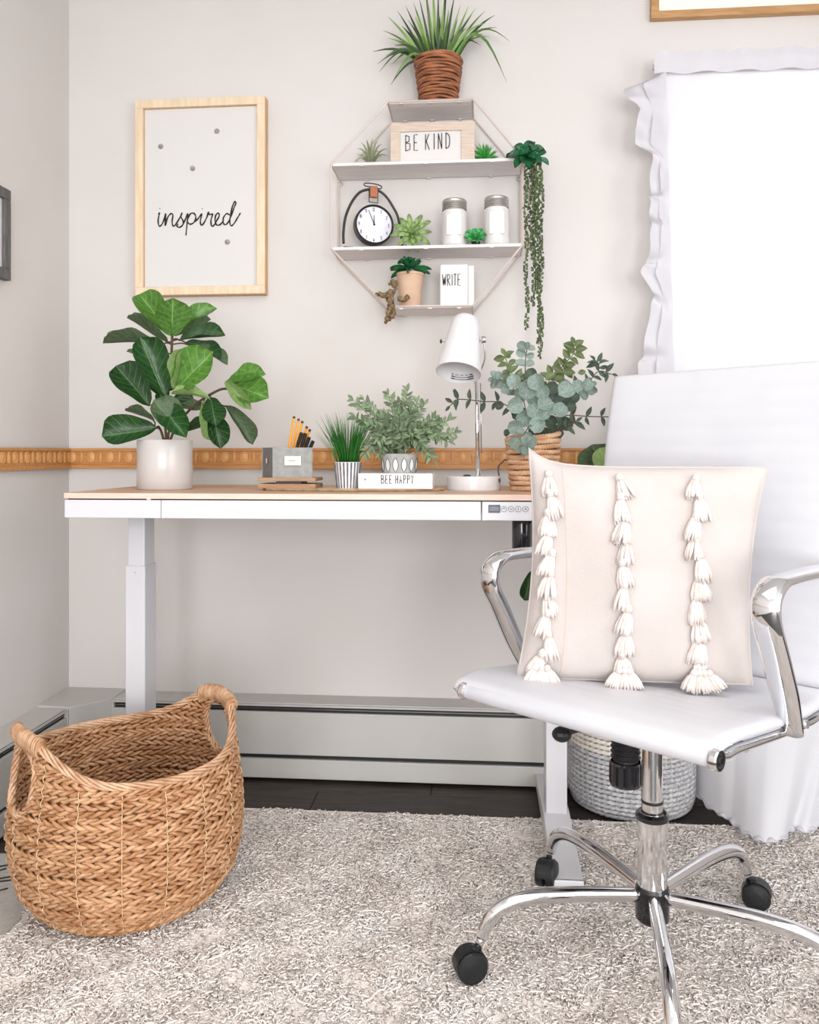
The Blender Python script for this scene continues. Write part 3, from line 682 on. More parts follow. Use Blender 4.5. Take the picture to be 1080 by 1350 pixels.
# air plant
c = at(489, 217, SM); c.z = T2
ap = thing('air_plant', c, 'grey green spidery air plant at the left of the upper shelf', 'plant')
smallpot(ap, c, .012, .008)
for x, yv in ((468,212),(471,196),(476,188),(483,184),(491,182),(498,186),(504,190),(511,196),(513,207),(470,204),(480,200),(488,194),(500,200),(508,222),(478,210),(496,208),(486,205)):
    t = at(x, yv, SM+random.uniform(-.04, .02)); t.z = max(t.z, T2+.004) if yv < 215 else t.z
    if yv > 215: t.y = SY0-.01
    obj('leaf', arc_blade(c+V((0, 0, .006)), t, .014+random.uniform(0, .01), .0036), L_air, ap, smooth=True)
# small bright green succulent
c = at(639, 206, SM); c.z = T2
sp_ = thing('spiky_succulent', c, 'small bright green spiky succulent right of the framed letter sign', 'plant')
smallpot(sp_, c, .012, .012)
me = unit('succ_spike', 'blade', L_succ, cup=.5, droop=.05, nu=7, nv=5)
rosette(sp_, c+V((0, 0, .016)), (0.05, -.15, 1), .052, me, [(12, .35, .85), (11, .75, .95), (8, 1.1, 1), (5, 1.4, 1)], wf=.17)
# clock
Yc = 2.50
ck = thing('desk_clock', (at(487, 320, Yc).x, Yc, T3), 'black stirrup-shaped table clock with tan leather loop on the middle shelf', 'clock')
def cz(x, y, Y=Yc): return at(440+x/7.714, 230+y/7.714, Y)
arch = [cz(90, 712), cz(88, 600), cz(110, 440), cz(170, 290), cz(250, 180), cz(330, 140), cz(400, 128), cz(470, 145), cz(540, 200), cz(610, 300), cz(655, 390), cz(690, 560), cz(700, 700)]
sc_ = V((0, 0, 0)); zz = T3+.003
arch = [V((p.x, p.y, max(p.z, zz))) for p in arch]
obj('stirrup_frame', MB().tube(cr(arch, 5), .0034, 8, flat=(1, 1.2)), M_bmetal, ck, smooth=True)
bx0, bx1 = arch[0].x-.004, arch[-1].x+.004
obj('base_plate', MB().box((bx0, Yc-.022, T3), (bx1, Yc+.028, T3+.005)), M_bmetal, ck, bevel=.002)
top_ring = [cz(310, 75), cz(390, 70), cz(470, 82), cz(482, 100), cz(465, 116), cz(390, 108), cz(315, 104), cz(300, 90)]
obj('top_ring', MB().tube(cr(top_ring, 3, True), .0018, 6, closed=True), M_bmetal, ck, smooth=True)
a, b_ = cz(360, 100), cz(438, 212)
obj('leather_loop', MB().box((a.x, Yc-.006, b_.z), (b_.x, Yc-.0035, a.z)).box((a.x, Yc+.0035, b_.z), (b_.x, Yc+.006, a.z)), M_leather, ck, bevel=.001)
obj('lower_ring', MB().tube([cz(352, 150), cz(352, 262), cz(442, 266), cz(444, 155)], .0017, 6, closed=True), M_bmetal, ck)
cc_ = cz(400, 496); rc = (cz(592, 496).x-cz(208, 496).x)/2; cc_.z = max(cc_.z, T3+.005+rc+.003)
RX90 = Matrix.Rotation(PI/2, 3, 'X')
cs = obj('clock_case', MB().lathe([(0, -.022), (rc+.001, -.022), (rc+.003, -.018), (rc+.003, .01), (rc, .012), (rc-.003, .010), (rc-.003, .006)], 48, (cc_.x, Yc, cc_.z), RX90), M_bmetal, ck, smooth=False)
obj('clock_face', MB().lathe([(rc-.002, .006), (0.0001, .006)], 48, (cc_.x, Yc, cc_.z), RX90), M_face, cs)
nm_ = MB(); yf = Yc-.0068
for k in range(1, 13):
    a = PI/2-k*PI/6; s = str(k); h_ = .0105; wd_ = .0058*len(s)
    P = V((cc_.x+math.cos(a)*rc*.8-wd_/2, yf, cc_.z+math.sin(a)*rc*.8-h_/2)); text(nm_, s, P, V((1, 0, 0)), V((0, 0, 1)), h_, .0014, .00065, .75)
obj('numerals', nm_, M_ink, cs)
obj('hour_hand', MB().tube([(cc_.x, yf-.001, cc_.z), (cc_.x-.0008, yf-.001, cc_.z+rc*.5)], [.0014, .0009], 5), M_ink, cs)
t = cz(350, 360, yf); obj('minute_hand', MB().tube([(cc_.x, yf-.0018, cc_.z), (cc_.x-rc*.3, yf-.0018, cc_.z+rc*.74)], [.0012, .0008], 5), M_ink, cs)
obj('hand_hub', MB().lathe([(.003, 0), (.003, .003), (0, .003)], 12, (cc_.x, yf, cc_.z), RX90), M_ink, cs)
ck.rotation_euler.z = R(20); ck.location.y += .018
# large lime rosette leaning on the middle shelf
c = at(543, 302, SM-.03); c.z = T3+.045
ls = thing('rosette_succulent', (c.x, c.y, T3), 'large pale lime rosette succulent beside the clock', 'plant')
obj('base', MB().lathe([(0, T3), (.024, T3), (.022, T3+.01), (.008, T3+.016), (.006, T3+.04), (0, T3+.04)], 14, (c.x, c.y+.01, 0)), M_soil, ls)
me = unit('succ_fat', 'succ', L_lime, cup=.35, droop=-.12, thick=.12, nu=8, nv=7)
rosette(ls, c, (0.05, -1, .25), .062, me, [(11, .1, 1), (10, .4, .84), (7, .75, .62), (5, 1.15, .42)], wf=.3, jit=.09)
# jars
def jar(px0, px1, pt_, lab):
    Yj = 2.50; x0, x1 = at(px0, 300, Yj).x, at(px1, 300, Yj).x; r = (x1-x0)/2; zt = at(px0, pt_, Yj).z; cx = (x0+x1)/2
    lz = zt-.032
    t = thing('jar', (cx, Yj, T3), lab, 'jar', 'lidded white jars on the middle shelf')
    c = (cx, Yj, 0)
    obj('glass_body', MB().lathe([(0, T3), (r*.92, T3), (r, T3+.005), (r, T3+.022), (r*.97, T3+.026), (r*.97, lz-.012), (r*.99, lz-.008), (r*.88, lz-.001), (r*.86, lz+.004), (0, lz+.004)], 32, c), M_jar, t, smooth=True)
    obj('label_panel', MB().box((cx-r*.55, Yj-r*.99, T3+.03), (cx+r*.55, Yj-r*.8, lz-.02)), M_jlab, t, bevel=.001)
    pr = [(r*.93, lz)]
    for k in range(4): pr += [(r*.95, lz+.001+k*.005), (r*.9, lz+.0035+k*.005)]
    pr += [(r*.95, lz+.022), (r*.95, zt-.004), (r*.9, zt-.001), (0, zt)]
    obj('lid', MB().lathe(pr, 32, c), M_lid, t, smooth=False)
jar(582, 616.5, 265, 'white jar with zinc lid, the one nearer the clock')
jar(637.5, 672, 261.5, 'white jar with zinc lid, the one next to the hanging plant')
# mint rosette between jars
c = at(627.5, 308, SM-.05); c.z = T3+.022
ms = thing('mint_succulent', (c.x, c.y, T3), 'small mint green rosette succulent between the two jars', 'plant')
smallpot(ms, V((c.x, c.y, T3)), .014, .01)
me = unit('succ_mint', 'succ', L_mint, cup=.4, droop=-.15, thick=.12, nu=7, nv=5)
rosette(ms, c, (0.0, -.8, .6), .034, me, [(8, .1, 1), (7, .5, .85), (5, .9, .65), (3, 1.25, .45)], wf=.55)
# potted dark succulent on the bottom board
Yp = 2.50; x0, x1 = at(523, 380, Yp).x, at(559, 380, Yp).x; c = V(((x0+x1)/2, Yp, T4)); r = (x1-x0)/2; hp = at(540, 361, Yp).z-T4
ps = thing('potted_succulent', c, 'dark green succulent in tan paper pot on the lowest shelf', 'plant')
obj('pot', MB().lathe([(0, T4), (r*.74, T4), (r*.78, T4+.002), (r*.96, T4+hp-.008), (r, T4+hp-.007), (r, T4+hp), (r*.9, T4+hp), (r*.86, T4+hp-.008)], 32, c*1.0-V((0, 0, T4))), M_cork, ps, smooth=False)
obj('soil', MB().lathe([(0, T4+hp-.007), (r*.88, T4+hp-.007)], 20, (c.x, c.y, 0)), M_soil, ps)
me = unit('succ_dark', 'succ', L_dark, cup=.5, droop=.1, thick=.1, nu=8, nv=5)
cc2 = c+V((0, 0, hp+.016)); obj('stem', MB().tube([c+V((0, 0, hp-.01)), cc2+V((0, 0, .012))], .004, 6), M_stemg, ps)
rosette(ps, cc2, (0.0, -.15, 1), .062, me, [(6, -.25, 1), (6, .15, 1), (4, .6, .7), (3, 1.1, .5)], wf=.24, jit=.3)
rosette(ps, cc2+V((-.012, -.012, .014)), (-.2, -.7, 1), .026, me, [(5, .3, 1), (4, .9, .8)], wf=.5)
# white block WRITE
Yw = 2.488; x0, x1 = at(580, 380, Yw).x, at(628, 380, Yw).x; zt = at(600, 348, Yw).z
wb = thing('ceramic_block', ((x0+x1)/2, Yw+.02, T4), 'white ceramic block with thin black capital letters on the lowest shelf', 'block')
obj('body', MB().box((x0, Yw, T4), (at(617, 380, Yw).x, Yw+.05, zt)).box((at(617, 380, Yw).x-.001, Yw+.014, T4), (x1-.006, Yw+.05, zt-.001)), M_white2, wb, bevel=.004)
m = MB(); text(m, 'WRITE', at(583.5, 377, Yw-.0005), V((1, 0, .02)), V((0, 0, 1)), .034, .0045, .0012, wf=.42)
obj('lettering', m, M_ink, wb)
# knobbly brown ornament lying over the shelf edge
kb = thing('knobbly_ornament', at(517, 395, SY0-.01), 'mottled brown knobbly figure-shaped ornament hanging over the lowest shelf edge', 'ornament')
def ko(x, y): return at(490+x/12.275, 320+y/12.275, SY0-.012)
for nm, pts, n, r in (('body', [(330, 760), (300, 900), (320, 1000)], 34, .0085), ('head', [(330, 640), (400, 700)], 12, .0075), ('arm', [(250, 870), (170, 850), (110, 820)], 12, .0065), ('arm', [(430, 900), (520, 920), (600, 860)], 12, .0065), ('limb', [(310, 1040), (290, 1130), (250, 1260)], 24, .0075), ('limb', [(330, 1040), (350, 1130), (310, 1220)], 14, .006)):
    q = MB(); P = cr([ko(*p) for p in pts], 6)
    r *= 1.3; q.tube(P, r*.9, 7)
    for i in range(n):
        p = random.choice(P); d = V((random.gauss(0, 1), random.gauss(0, 1), random.gauss(0, 1))).normalized()
        q.sph(p+d*r*.9, random.uniform(.003, .0058), 6, 4)
    obj(nm, q, M_bronze, kb, smooth=True)
# hanging string plant at the right of the upper board
Yh = SY0-.012
hc = at(693, 205, Yh)
hp_ = thing('trailing_plant', (hc.x, Yh, T2), 'dark green rosette plant with long trailing bead-leaf strands on the right of the shelf', 'plant')
obj('base', MB().lathe([(0, T2), (.02, T2), (.017, T2+.02), (0, T2+.02)], 14, (xr-.03, SM-.04, 0)), M_soil, hp_)
obj('stem', MB().tube(cr([V((xr-.03, SM-.04, T2+.015)), V((xr-.015, SY0+.03, T2+.03)), hc+V((0, .01, 0))], 5), .003, 6), M_stemg, hp_)
me = unit('succ_hang', 'succ', L_dark, cup=.3, droop=.15, thick=.04, nu=8, nv=5, seed=1)
rosette(hp_, hc, (-.1, -1, .5), .052, me, [(7, .05, 1), (6, .5, .8), (4, .95, .55)], wf=.6)
p_ = hc+V((.03, 0, -.005)); rosette(hp_, p_, (.6, -1, .4), .04, me, [(4, .3, 1)], wf=.5)
for (px, pb, st) in ((695, 436, 0), (699, 330, 1), (703, 405, 2), (708, 380, 3), (713, 474, 4), (711, 455, 5), (706, 300, 6)):
    Ys = Yh+random.uniform(-.02, .015); top = at(px-2+random.uniform(-3, 3), 212, Ys); bot = at(px, pb, Ys)
    n = int((top.z-bot.z)/.006); pts = [top.lerp(bot, k/n)+V((math.sin(k*.21+st)*.0022, math.cos(k*.17)*.002, 0)) for k in range(n+1)]
    pts = [hc+V((0, .005, 0))]+pts
    s = obj('strand', MB().tube(pts, .0008, 4), M_stem, hp_)
    q = MB()
    for k in range(2, n+1):
        for j in range(2):
            a = random.uniform(0, 2*PI); d = V((math.cos(a), math.sin(a)*.8, random.uniform(-.3, .3))).normalized()
            q.sph(pts[k]+d*.0048, .0032, 5, 4, (1, .7, 1.25), Matrix.Rotation(random.uniform(-.8, .8), 4, 'Y'))
    obj('bead_leaves', q, L_string, s, smooth=True, kind='stuff')

# ------------------------------------------------------------------ things on the desk
# fiddle leaf fig
Yf = 2.17
x0, x1 = at(183, 620, Yf).x, at(252, 620, Yf).x; r = (x1-x0)/2; c = V(((x0+x1)/2, Yf, DZ)); hp = at(217, 580, Yf).z-DZ
fg = thing('fiddle_leaf_fig', c, 'fiddle leaf fig in grey-white glazed cylinder pot at the left of the desk', 'plant')
obj('pot', MB().lathe([(0, DZ), (r*.97, DZ), (r, DZ+.003), (r, DZ+hp-.002), (r*.985, DZ+hp), (r*.94, DZ+hp), (r*.94, DZ+hp-.015)], 48, (c.x, c.y, 0)), M_pot, fg, smooth=False)
bpy.context.view_layer.update()
fg.children[0].data.polygons.foreach_set('use_smooth', [True]*len(fg.children[0].data.polygons))
obj('soil', MB().lathe([(0, DZ+hp-.012), (r*.95, DZ+hp-.012)], 24, (c.x, c.y, 0)), M_soil, fg)
FST = []
def fz(x, y, dy=0): return at(100+x/3.6, 360+y/3.6, Yf+dy)
for pts in ([(430, 800), (425, 700), (440, 560), (452, 440), (455, 370), (458, 290)], [(420, 800), (400, 740), (375, 735)], [(445, 800), (480, 720), (540, 650), (600, 600), (680, 555), (725, 548)], [(435, 800), (450, 740), (520, 720)]):
    q_ = cr([fz(*p) for p in pts], 5); FST += q_; obj('stem', MB().tube(q_, .0035, 6), M_stem, fg, smooth=True)
FL = [  # base, tip, width px(zoomed), kind, dy base/tip, normal tilt
 ((452,300),(300,88),135,'b',-.02,.0,(-.1,0,.5)), ((455,300),(462,120),170,'b',-.01,-.06,(.1,0,.3)), ((480,290),(662,158),95,'b',.0,.0,(-.3,0,.9)),
 ((470,300),(640,215),100,'g',.03,.05,(-.5,0,.6)), ((490,322),(704,284),95,'f',.01,.0,(-.4,0,.9)), ((440,335),(243,204),62,'g',.02,.03,(.9,0,1.0)),
 ((400,345),(124,312),60,'g',.04,.05,(.2,0,1.6)), ((425,590),(308,302),165,'f',-.02,-.05,(.2,0,.3)), ((350,632),(192,432),165,'f',-.01,-.02,(.1,0,.3)),
 ((290,385),(240,370),30,'g',.05,.05,(0,0,1)), ((470,565),(640,372),185,'b',-.03,-.07,(-.2,0,.35)), ((470,555),(502,358),70,'p',-.04,-.08,(-1.1,0,.1)),
 ((560,350),(722,425),70,'g',.03,.02,(.2,0,1.1)), ((520,330),(690,400),90,'f',.03,.02,(-.2,0,.9)), ((722,530),(892,472),105,'b',-.0,-.04,(.1,0,.7)), ((715,515),(912,590),150,'b',-.01,-.05,(.1,0,.2)),
 ((712,512),(828,642),66,'p',-.03,-.07,(-.6,0,.6)), ((640,590),(665,722),115,'f',-.02,-.06,(0,0,.5)), ((640,640),(690,828),105,'f',-.01,-.04,(.2,0,.3)),
 ((610,600),(655,800),60,'p',-.0,-.03,(-.8,0,.2)), ((708,628),(845,808),90,'g',.0,.0,(.3,0,.6)), ((505,760),(372,600),150,'g',-.06,-.1,(.1,0,.5)), ((380,600),(520,770),120,'f',-.05,-.1,(-.1,0,.4)),
 ((385,735),(122,770),158,'f',-.03,-.09,(.1,0,.5)), ((375,705),(233,642),52,'g',.02,.03,(.2,0,1.2)), ((470,765),(640,715),58,'f',.02,.0,(-.1,0,1.3)),
 ((640,600),(450,560),58,'p',-.05,-.05,(0,0,1.4)), ((440,600),(365,500),95,'f',.03,.05,(0,0,.2)), ((460,600),(560,600),85,'f',.04,.05,(0,0,.4)), ((450,560),(470,400),110,'f',.03,.03,(0,0,.1)),
 ((480,640),(600,640),70,'g',.03,.03,(0,0,.8)), ((420,640),(400,560),70,'f',.01,.0,(.2,0,.2))]
KM = {'f': L_fid, 'b': L_fidb, 'p': L_fidp, 'g': L_fidg}
for i, (b0, t0, w_, k, dy, dy1, tl) in enumerate(FL):
    P0, P1 = fz(*b0, dy), fz(*t0, dy1); me = unit('fig_leaf', 'fiddle', KM[k], cup=.22, droop=.06, wav=.06, seed=i % 4, nu=13, nv=9)
    d = (P1-P0).length; putleaf('leaf', me, P0, P1, w_/3.6/507*1.0, facing(P0, tl), fg)
    near = min(FST, key=lambda p: (p-P0).length+(.05 if p.z > P0.z+.01 else 0)); obj('leaf_stalk', MB().tube(cr([near, near.lerp(P0, .5)+V((0, 0, .006)), P0+(P1-P0)*.03], 4), .0021, 5), M_stem, fg)

# pale wood slab
sz = .006
sl = MB(); yA, yB = 2.06, 2.22
e0, e1 = at(338, 642, 2.06).x, at(583, 645, 2.06).x
def slab(u, v, z): 
    x = e0+(e1-e0)*u; wob = .006*math.sin(u*9)+.004*math.sin(u*23); rr = math.sin(PI*min(1, max(0, u)))**.25 if 0 < u < 1 else 0.1
    return V((x, (yA+yB)/2+(v-.5)*(yB-yA)*rr+wob, z))
N_ = 28; q = [slab(i/(N_-1), 0, 0) for i in range(N_)]+[slab(1-i/(N_-1), 1, 0) for i in range(N_)]
vs = [V((p.x, p.y, DZ)) for p in q]+[V((p.x, p.y, DZ+sz)) for p in q]; n = len(q)
ws = MB().add(vs, [tuple(range(n-1, -1, -1)), tuple(range(n, 2*n))]+[(i, (i+1) % n, (i+1) % n+n, i+n) for i in range(n)])
slt = thing('wood_slab', ((e0+e1)/2, 2.14, DZ), 'thin pale live-edge wood board lying in the middle of the desk', 'board')
obj('board', ws, M_slab, slt); obj('bark_edge', MB().tube([V((p.x, p.y, DZ+sz*.5)) for p in q], sz*.48, 5, closed=True), M_bark, slt)
ZS = DZ+sz
# riser and grey box
Yb = 2.10
ra, rb_ = at(340, 640, Yb), at(416, 640, Yb)
z1 = at(380, 638, Yb).z; z2, z3 = at(380, 634.5, Yb).z, at(380, 629.5, Yb).z
ri = thing('wooden_riser', ((ra.x+rb_.x)/2, Yb+.05, ZS), 'little brown two-board riser with dark gap under the grey box', 'riser')
z1 = max(z1, ZS+.005); z2 = max(z2, z1+.006)
obj('lower_board', MB().box((ra.x, Yb, ZS), (rb_.x, Yb+.1, z1)), M_riser, ri, bevel=.001)
obj('upper_board', MB().box((ra.x, Yb, z2), (rb_.x, Yb+.1, z2+.009)), M_riser, ri, bevel=.001)
obj('block', MB().box((ra.x+.045, Yb+.012, z1), (rb_.x-.04, Yb+.09, z2)), M_bmetal, ri)
zb0 = z2+.009; zb1 = at(380, 590, Yb+.01).z
bx0, bx1 = at(359.5, 600, Yb+.01).x, at(411.5, 600, Yb+.01).x; bl = at(343.5, 600, Yb+.05)
gb = thing('grey_box', ((bx0+bx1)/2, Yb+.06, zb0), 'grey linen file box with metal label plates holding pencils', 'box')
corners = [V((bx0, Yb+.01, 0)), V((bx1, Yb+.014, 0)), V((bx1-.03, Yb+.085, 0)), V((bl.x-.002, Yb+.075, 0))]
def wallq(a, b, m, nm, th=.003):
    d = (b-a).normalized(); nn = V((-d.y, d.x, 0))*th
    vs = [V((p.x, p.y, z)) for z in (zb0, zb1) for p in (a, b, b+nn, a+nn)]
    return obj(nm, MB().add(vs, [(3,2,1,0),(4,5,6,7),(0,1,5,4),(1,2,6,5),(2,3,7,6),(3,0,4,7)]), m, gb)
fr_ = wallq(corners[0], corners[1], M_gbox, 'front_panel'); wallq(corners[1], corners[2], M_gbox, 'side_panel'); wallq(corners[2], corners[3], M_gbox, 'back_panel'); sd_ = wallq(corners[3], corners[0], M_gboxs, 'side_panel')
obj('bottom_panel', MB().add([V((p.x, p.y, zb0+.001)) for p in corners], [(0, 1, 2, 3)]), M_gbox, gb)
pc = at(386, 607.5, Yb+.0105)
obj('label_holder', MB().box((pc.x-.022, Yb+.0085, pc.z-.0125), (pc.x+.022, Yb+.0118, pc.z+.0125)), M_steel, fr_, bevel=.001)
ov = [pc+V((math.copysign(abs(math.cos(a))**.6, math.cos(a))*.0165, -.0035, math.copysign(abs(math.sin(a))**.6, math.sin(a))*.0085)) for a in np.linspace(0, 2*PI, 20, endpoint=False)]
obj('label_card', MB().add(ov, [tuple(range(20))]), M_paper, fr_)
mm = MB()
for k in (-1, 0, 1): mm.box((pc.x-.008+(k+1)*.0055, Yb+.0064, pc.z-.001), (pc.x-.0045+(k+1)*.0055, Yb+.0068, pc.z+.001))
obj('faint_print', mm, M_icon, fr_)
a_, b_ = corners[3], corners[0]; md = a_.lerp(b_, .5); dd = (b_-a_).normalized(); zc_ = pc.z
for s_, m_, nm in ((.010, M_steel, 'label_holder'), (.006, M_paper, 'label_card')):
    off = V((dd.y, -dd.x, 0))*(.0012 if s_ == .010 else .002)
    vs = [md+off-dd*s_*.8, md+off+dd*s_*.8]; vs = [V((p.x, p.y, zc_-s_)) for p in vs]+[V((p.x, p.y, zc_+s_)) for p in reversed(vs)]
    obj(nm, MB().add(vs, [(0, 1, 2, 3)]), m_, sd_)
# pencils and pens
Yq = Yb+.045
for k, (xb_, xt_, yt_) in enumerate(((375, 388, 549), (378, 394, 552), (380, 399, 555), (381, 405, 562), (384, 409, 566))):
    b0 = at(xb_, 622, Yq-.012+k*.006); t0 = at(xt_, yt_, Yq+.01-.004*k); b0.z = zb0+.003; d = (t0-b0).normalized()
    lb = ['yellow pencil in the grey box, tallest and leftmost', 'yellow pencil in the grey box, second from the left', 'yellow pencil in the middle of the bunch in the grey box', 'yellow pencil in the grey box, second from the right', 'yellow pencil in the grey box, lowest and rightmost'][k]
    t = thing('pencil', b0, lb, 'pencil', 'yellow pencils in the grey box')
    obj('shaft', MB().tube([b0, t0-d*.006], .0038, 6), M_orange, t); obj('dark_end', MB().tube([t0-d*.006, t0], [.0038, .0034], 6), M_eras, t)
for k, (xb_, xt_, yt_) in enumerate(((379, 398, 570), (386, 403, 571), (390, 408, 576), (393, 413, 581))):
    b0 = at(xb_, 622, Yq-.02+.004*k); t0 = at(xt_, yt_, Yq-.024+.004*k); b0.z = zb0+.003; d = (t0-b0).normalized()
    lb = ['black pen in the grey box, nearest the pencils', 'black pen in the grey box, second from the left', 'black pen in the grey box, second from the right', 'black pen leaning lowest at the right rim of the grey box'][k]
    t = thing('pen', b0, lb, 'pen', 'black pens in the grey box')
    obj('barrel', MB().tube([b0, t0-d*.03], .0042, 8), M_pen, t, smooth=True); obj('cap', MB().tube([t0-d*.03, t0-d*.003, t0], [.005, .005, .0035], 8), M_pen, t, smooth=False)
# grass in striped pot
Yg = 2.12; x0, x1 = at(441, 610, Yg).x, at(476, 610, Yg).x; r = (x1-x0)/2; c = V(((x0+x1)/2, Yg, ZS)); zt = at(458, 609, Yg).z
sg = thing('potted_wheatgrass', c, 'dark green upright grass in a small grey and white striped pot', 'plant')
hh = zt-ZS
pt_ = obj('pot', MB().lathe([(0, ZS), (r*.78, ZS), (r, zt), (r*.9, zt), (r*.88, zt-.01)], 40, (c.x, c.y, 0)), M_stripe, sg, smooth=False)
for k in range(22):
    a = 2*PI*k/22; pts = [V((c.x+math.cos(a)*(r*(.78+.22*t)+.0002), c.y+math.sin(a)*(r*(.78+.22*t)+.0002), ZS+hh*t)) for t in (0.02, .5, .98)]
    obj('stripe', MB().tube(pts, [.0017, .002, .0023], 4), M_stripd, pt_)
obj('soil', MB().lathe([(0, zt-.006), (r*.9, zt-.006)], 20, (c.x, c.y, 0)), M_soil, sg)
bl_ = MB(); blades(bl_, (c.x, c.y, zt-.006), 260, r*.82, (.085, .14), .066, .0029, .15)
obj('grass_blades', bl_, L_wheat, sg, smooth=True, kind='stuff')
# white block BEE HAPPY with patterned pot on it
Yh2 = 2.08; x0, x1 = at(472, 632, Yh2).x, at(570.5, 632, Yh2).x; zt = at(520, 624, Yh2).z; zb = ZS
bh = thing('white_sign_block', ((x0+x1)/2, Yh2+.04, zb), 'long white wooden block with thin black capital letters on the slab', 'block')
obj('block', MB().box((x0, Yh2, zb), (x1, Yh2+.09, zt)), M_white2, bh, bevel=.002)
m = MB(); text(m, 'BEE HAPPY', at(503, 637.5, Yh2-.0006), V((1, 0, 0)), V((0, 0, 1)), .021, .0046, .001, wf=.48)
obj('lettering', m, M_ink, bh)
cc3 = at(481.5, 632, Yh2-.0003); obj('round_mark', MB().lathe([(0.0001, 0), (.003, 0)], 14, cc3, RX90), M_icon, bh)
Yv = Yh2+.045; x0, x1 = at(502.5, 600, Yv).x, at(551, 600, Yv).x; r = (x1-x0)/2; c = V(((x0+x1)/2, Yv, zt)); z0_ = zt; z1_ = at(527, 598, Yv).z; hh = z1_-z0_
bp_ = thing('potted_leafy_plant', c, 'bushy grey green leafy plant in grey patterned pot on the white block', 'plant')
pt_ = obj('pot', MB().lathe([(0, z0_), (r*.86, z0_), (r*.9, z0_+.003), (r, z1_-.002), (r*.97, z1_), (r*.9, z1_), (r*.88, z1_-.01)], 40, (c.x, c.y, 0)), M_pgrey, bp_, smooth=False)
for k in range(13):
    a = 2*PI*(k+.5)/13; ca, sa = math.cos(a), math.sin(a); ta = V((-sa, ca, 0)); pts = []; fl_ = []
    for t in np.linspace(0, 1, 9):
        zz = z0_+hh*(.06+.72*t); rr_ = r*(.9+.1*(.06+.72*t))+.0006; ww = r*.15*math.sin(PI*t)**.8 if 0 < t < 1 else 0
        pts.append((V((c.x+ca*rr_, c.y+sa*rr_, zz)), ta*ww))
    lp = [p-w_ for p, w_ in pts]+[p+w_ for p, w_ in reversed(pts[1:-1])]
    obj('facet', MB().add([p for p in lp], [tuple(range(len(lp)))]), M_pwhite, pt_)
    obj('outline', MB().tube(lp, .0009, 4, closed=True), M_lineg, pt_)
obj('soil', MB().lathe([(0, z1_-.006), (r*.9, z1_-.006)], 20, (c.x, c.y, 0)), M_soil, bp_)
me = [unit('bush_leaf', 'ovate', L_bush, cup=.25, droop=.12, nu=6, nv=5, seed=s) for s in range(3)]
def bz(x, y, dy=0): return at(460+x/7.2, 505+y/7.2, Yv+dy)
stems = [((45,165),.02),((140,160),.03),((380,110),.02),((555,85),.0),((640,190),-.02),((715,210),.02),((805,340),-.02),((960,350),.0),((1000,470),.01),((950,560),-.03),((800,740),-.04),((150,660),-.04),((210,400),-.03),((300,300),.02),((60,320),.04),((860,380),.03),((700,420),-.06),((480,300),-.05),((560,420),-.08),((400,440),-.07),((690,600),-.08),((280,540),-.07),((350,330),-.02),((600,300),.05),((760,520),-.05),((240,600),-.05),((470,200),.03),((500,520),-.09),((860,520),-.01),((640,500),-.09),((330,420),-.05),((740,640),-.07),((420,560),-.08),((590,240),-.03)]
stems += [((random.uniform(230, 740), random.uniform(470, 660)), random.uniform(-.07, .02)) for _ in range(16)]
for i, (t_, dy) in enumerate(stems):
    P1 = bz(*t_, dy); P0 = V((c.x+(P1.x-c.x)*.15, c.y+dy*.2, z1_-.004))
    mid = P0.lerp(P1, .5)+V((0, 0, .018 if t_[1] < 500 else .035)); pts = cr([P0, mid, P1], 6)
    s = obj('stem', MB().tube(pts, .0008, 4), M_stemg, bp_)
    n = len(pts)
    for k in range(4, n):
        dr = (pts[k]-pts[k-1]).normalized(); sd = dr.cross(V((0, -1, .3))).normalized()
        for sg_ in (-1, 1):
            if k == n-1 and sg_ == 1: d = dr
            else: d = (dr*.6+sd*sg_*.8+V((random.uniform(-.2, .2), random.uniform(-.5, .3), random.uniform(-.1, .3)))).normalized()
            L = random.uniform(.018, .026)
            if random.random() < .95: putleaf('leaf', random.choice(me), pts[k], pts[k]+d*L, L*.4, facing(pts[k], (random.uniform(-.8, .8), 0, random.uniform(-.2, 1))), bp_)

# desk lamp
Yl = 2.2
x0, x1 = at(588.5, 636, Yl-.07).x, at(660, 636, Yl-.07).x; r = (x1-x0)/2*1.03; c = V(((x0+x1)/2, Yl, DZ)); zb = at(620, 628.5, Yl-.07).z; 
lp = thing('desk_lamp', c, 'white metal desk lamp with chrome pole and tilted bell shade', 'lamp')
bs = obj('base', MB().lathe([(0, DZ), (r*.985, DZ), (r, DZ+.003), (r, zb-.003), (r*.97, zb), (0, zb+.001)], 56, c-V((0, 0, DZ))), M_wplastic, lp, smooth=False)
sw = at(616, 627.5, Yl-.03); obj('switch_button', MB().lathe([(0, 0), (.011, 0), (.009, .004), (0, .005)], 20, (sw.x, sw.y, zb)), M_bgloss, bs, smooth=True)
pb, pt2 = at(630.5, 626, Yl), at(628, 500, Yl); pb.z = zb
obj('pole', MB().tube([pb, pt2], .0055, 14), M_chrome, lp, smooth=True)
pin2 = at(633.5, 505, Yl+.004); obj('pole_cable', MB().tube([V((pb.x+.0085, pb.y+.004, zb+.06)), pin2], .0016, 6), M_steel, lp, smooth=True)
obj('pole_collar', MB().lathe([(.009, zb), (.009, zb+.005), (.0055, zb+.006)], 16, (pb.x, pb.y, 0)), M_chrome, lp, smooth=False)
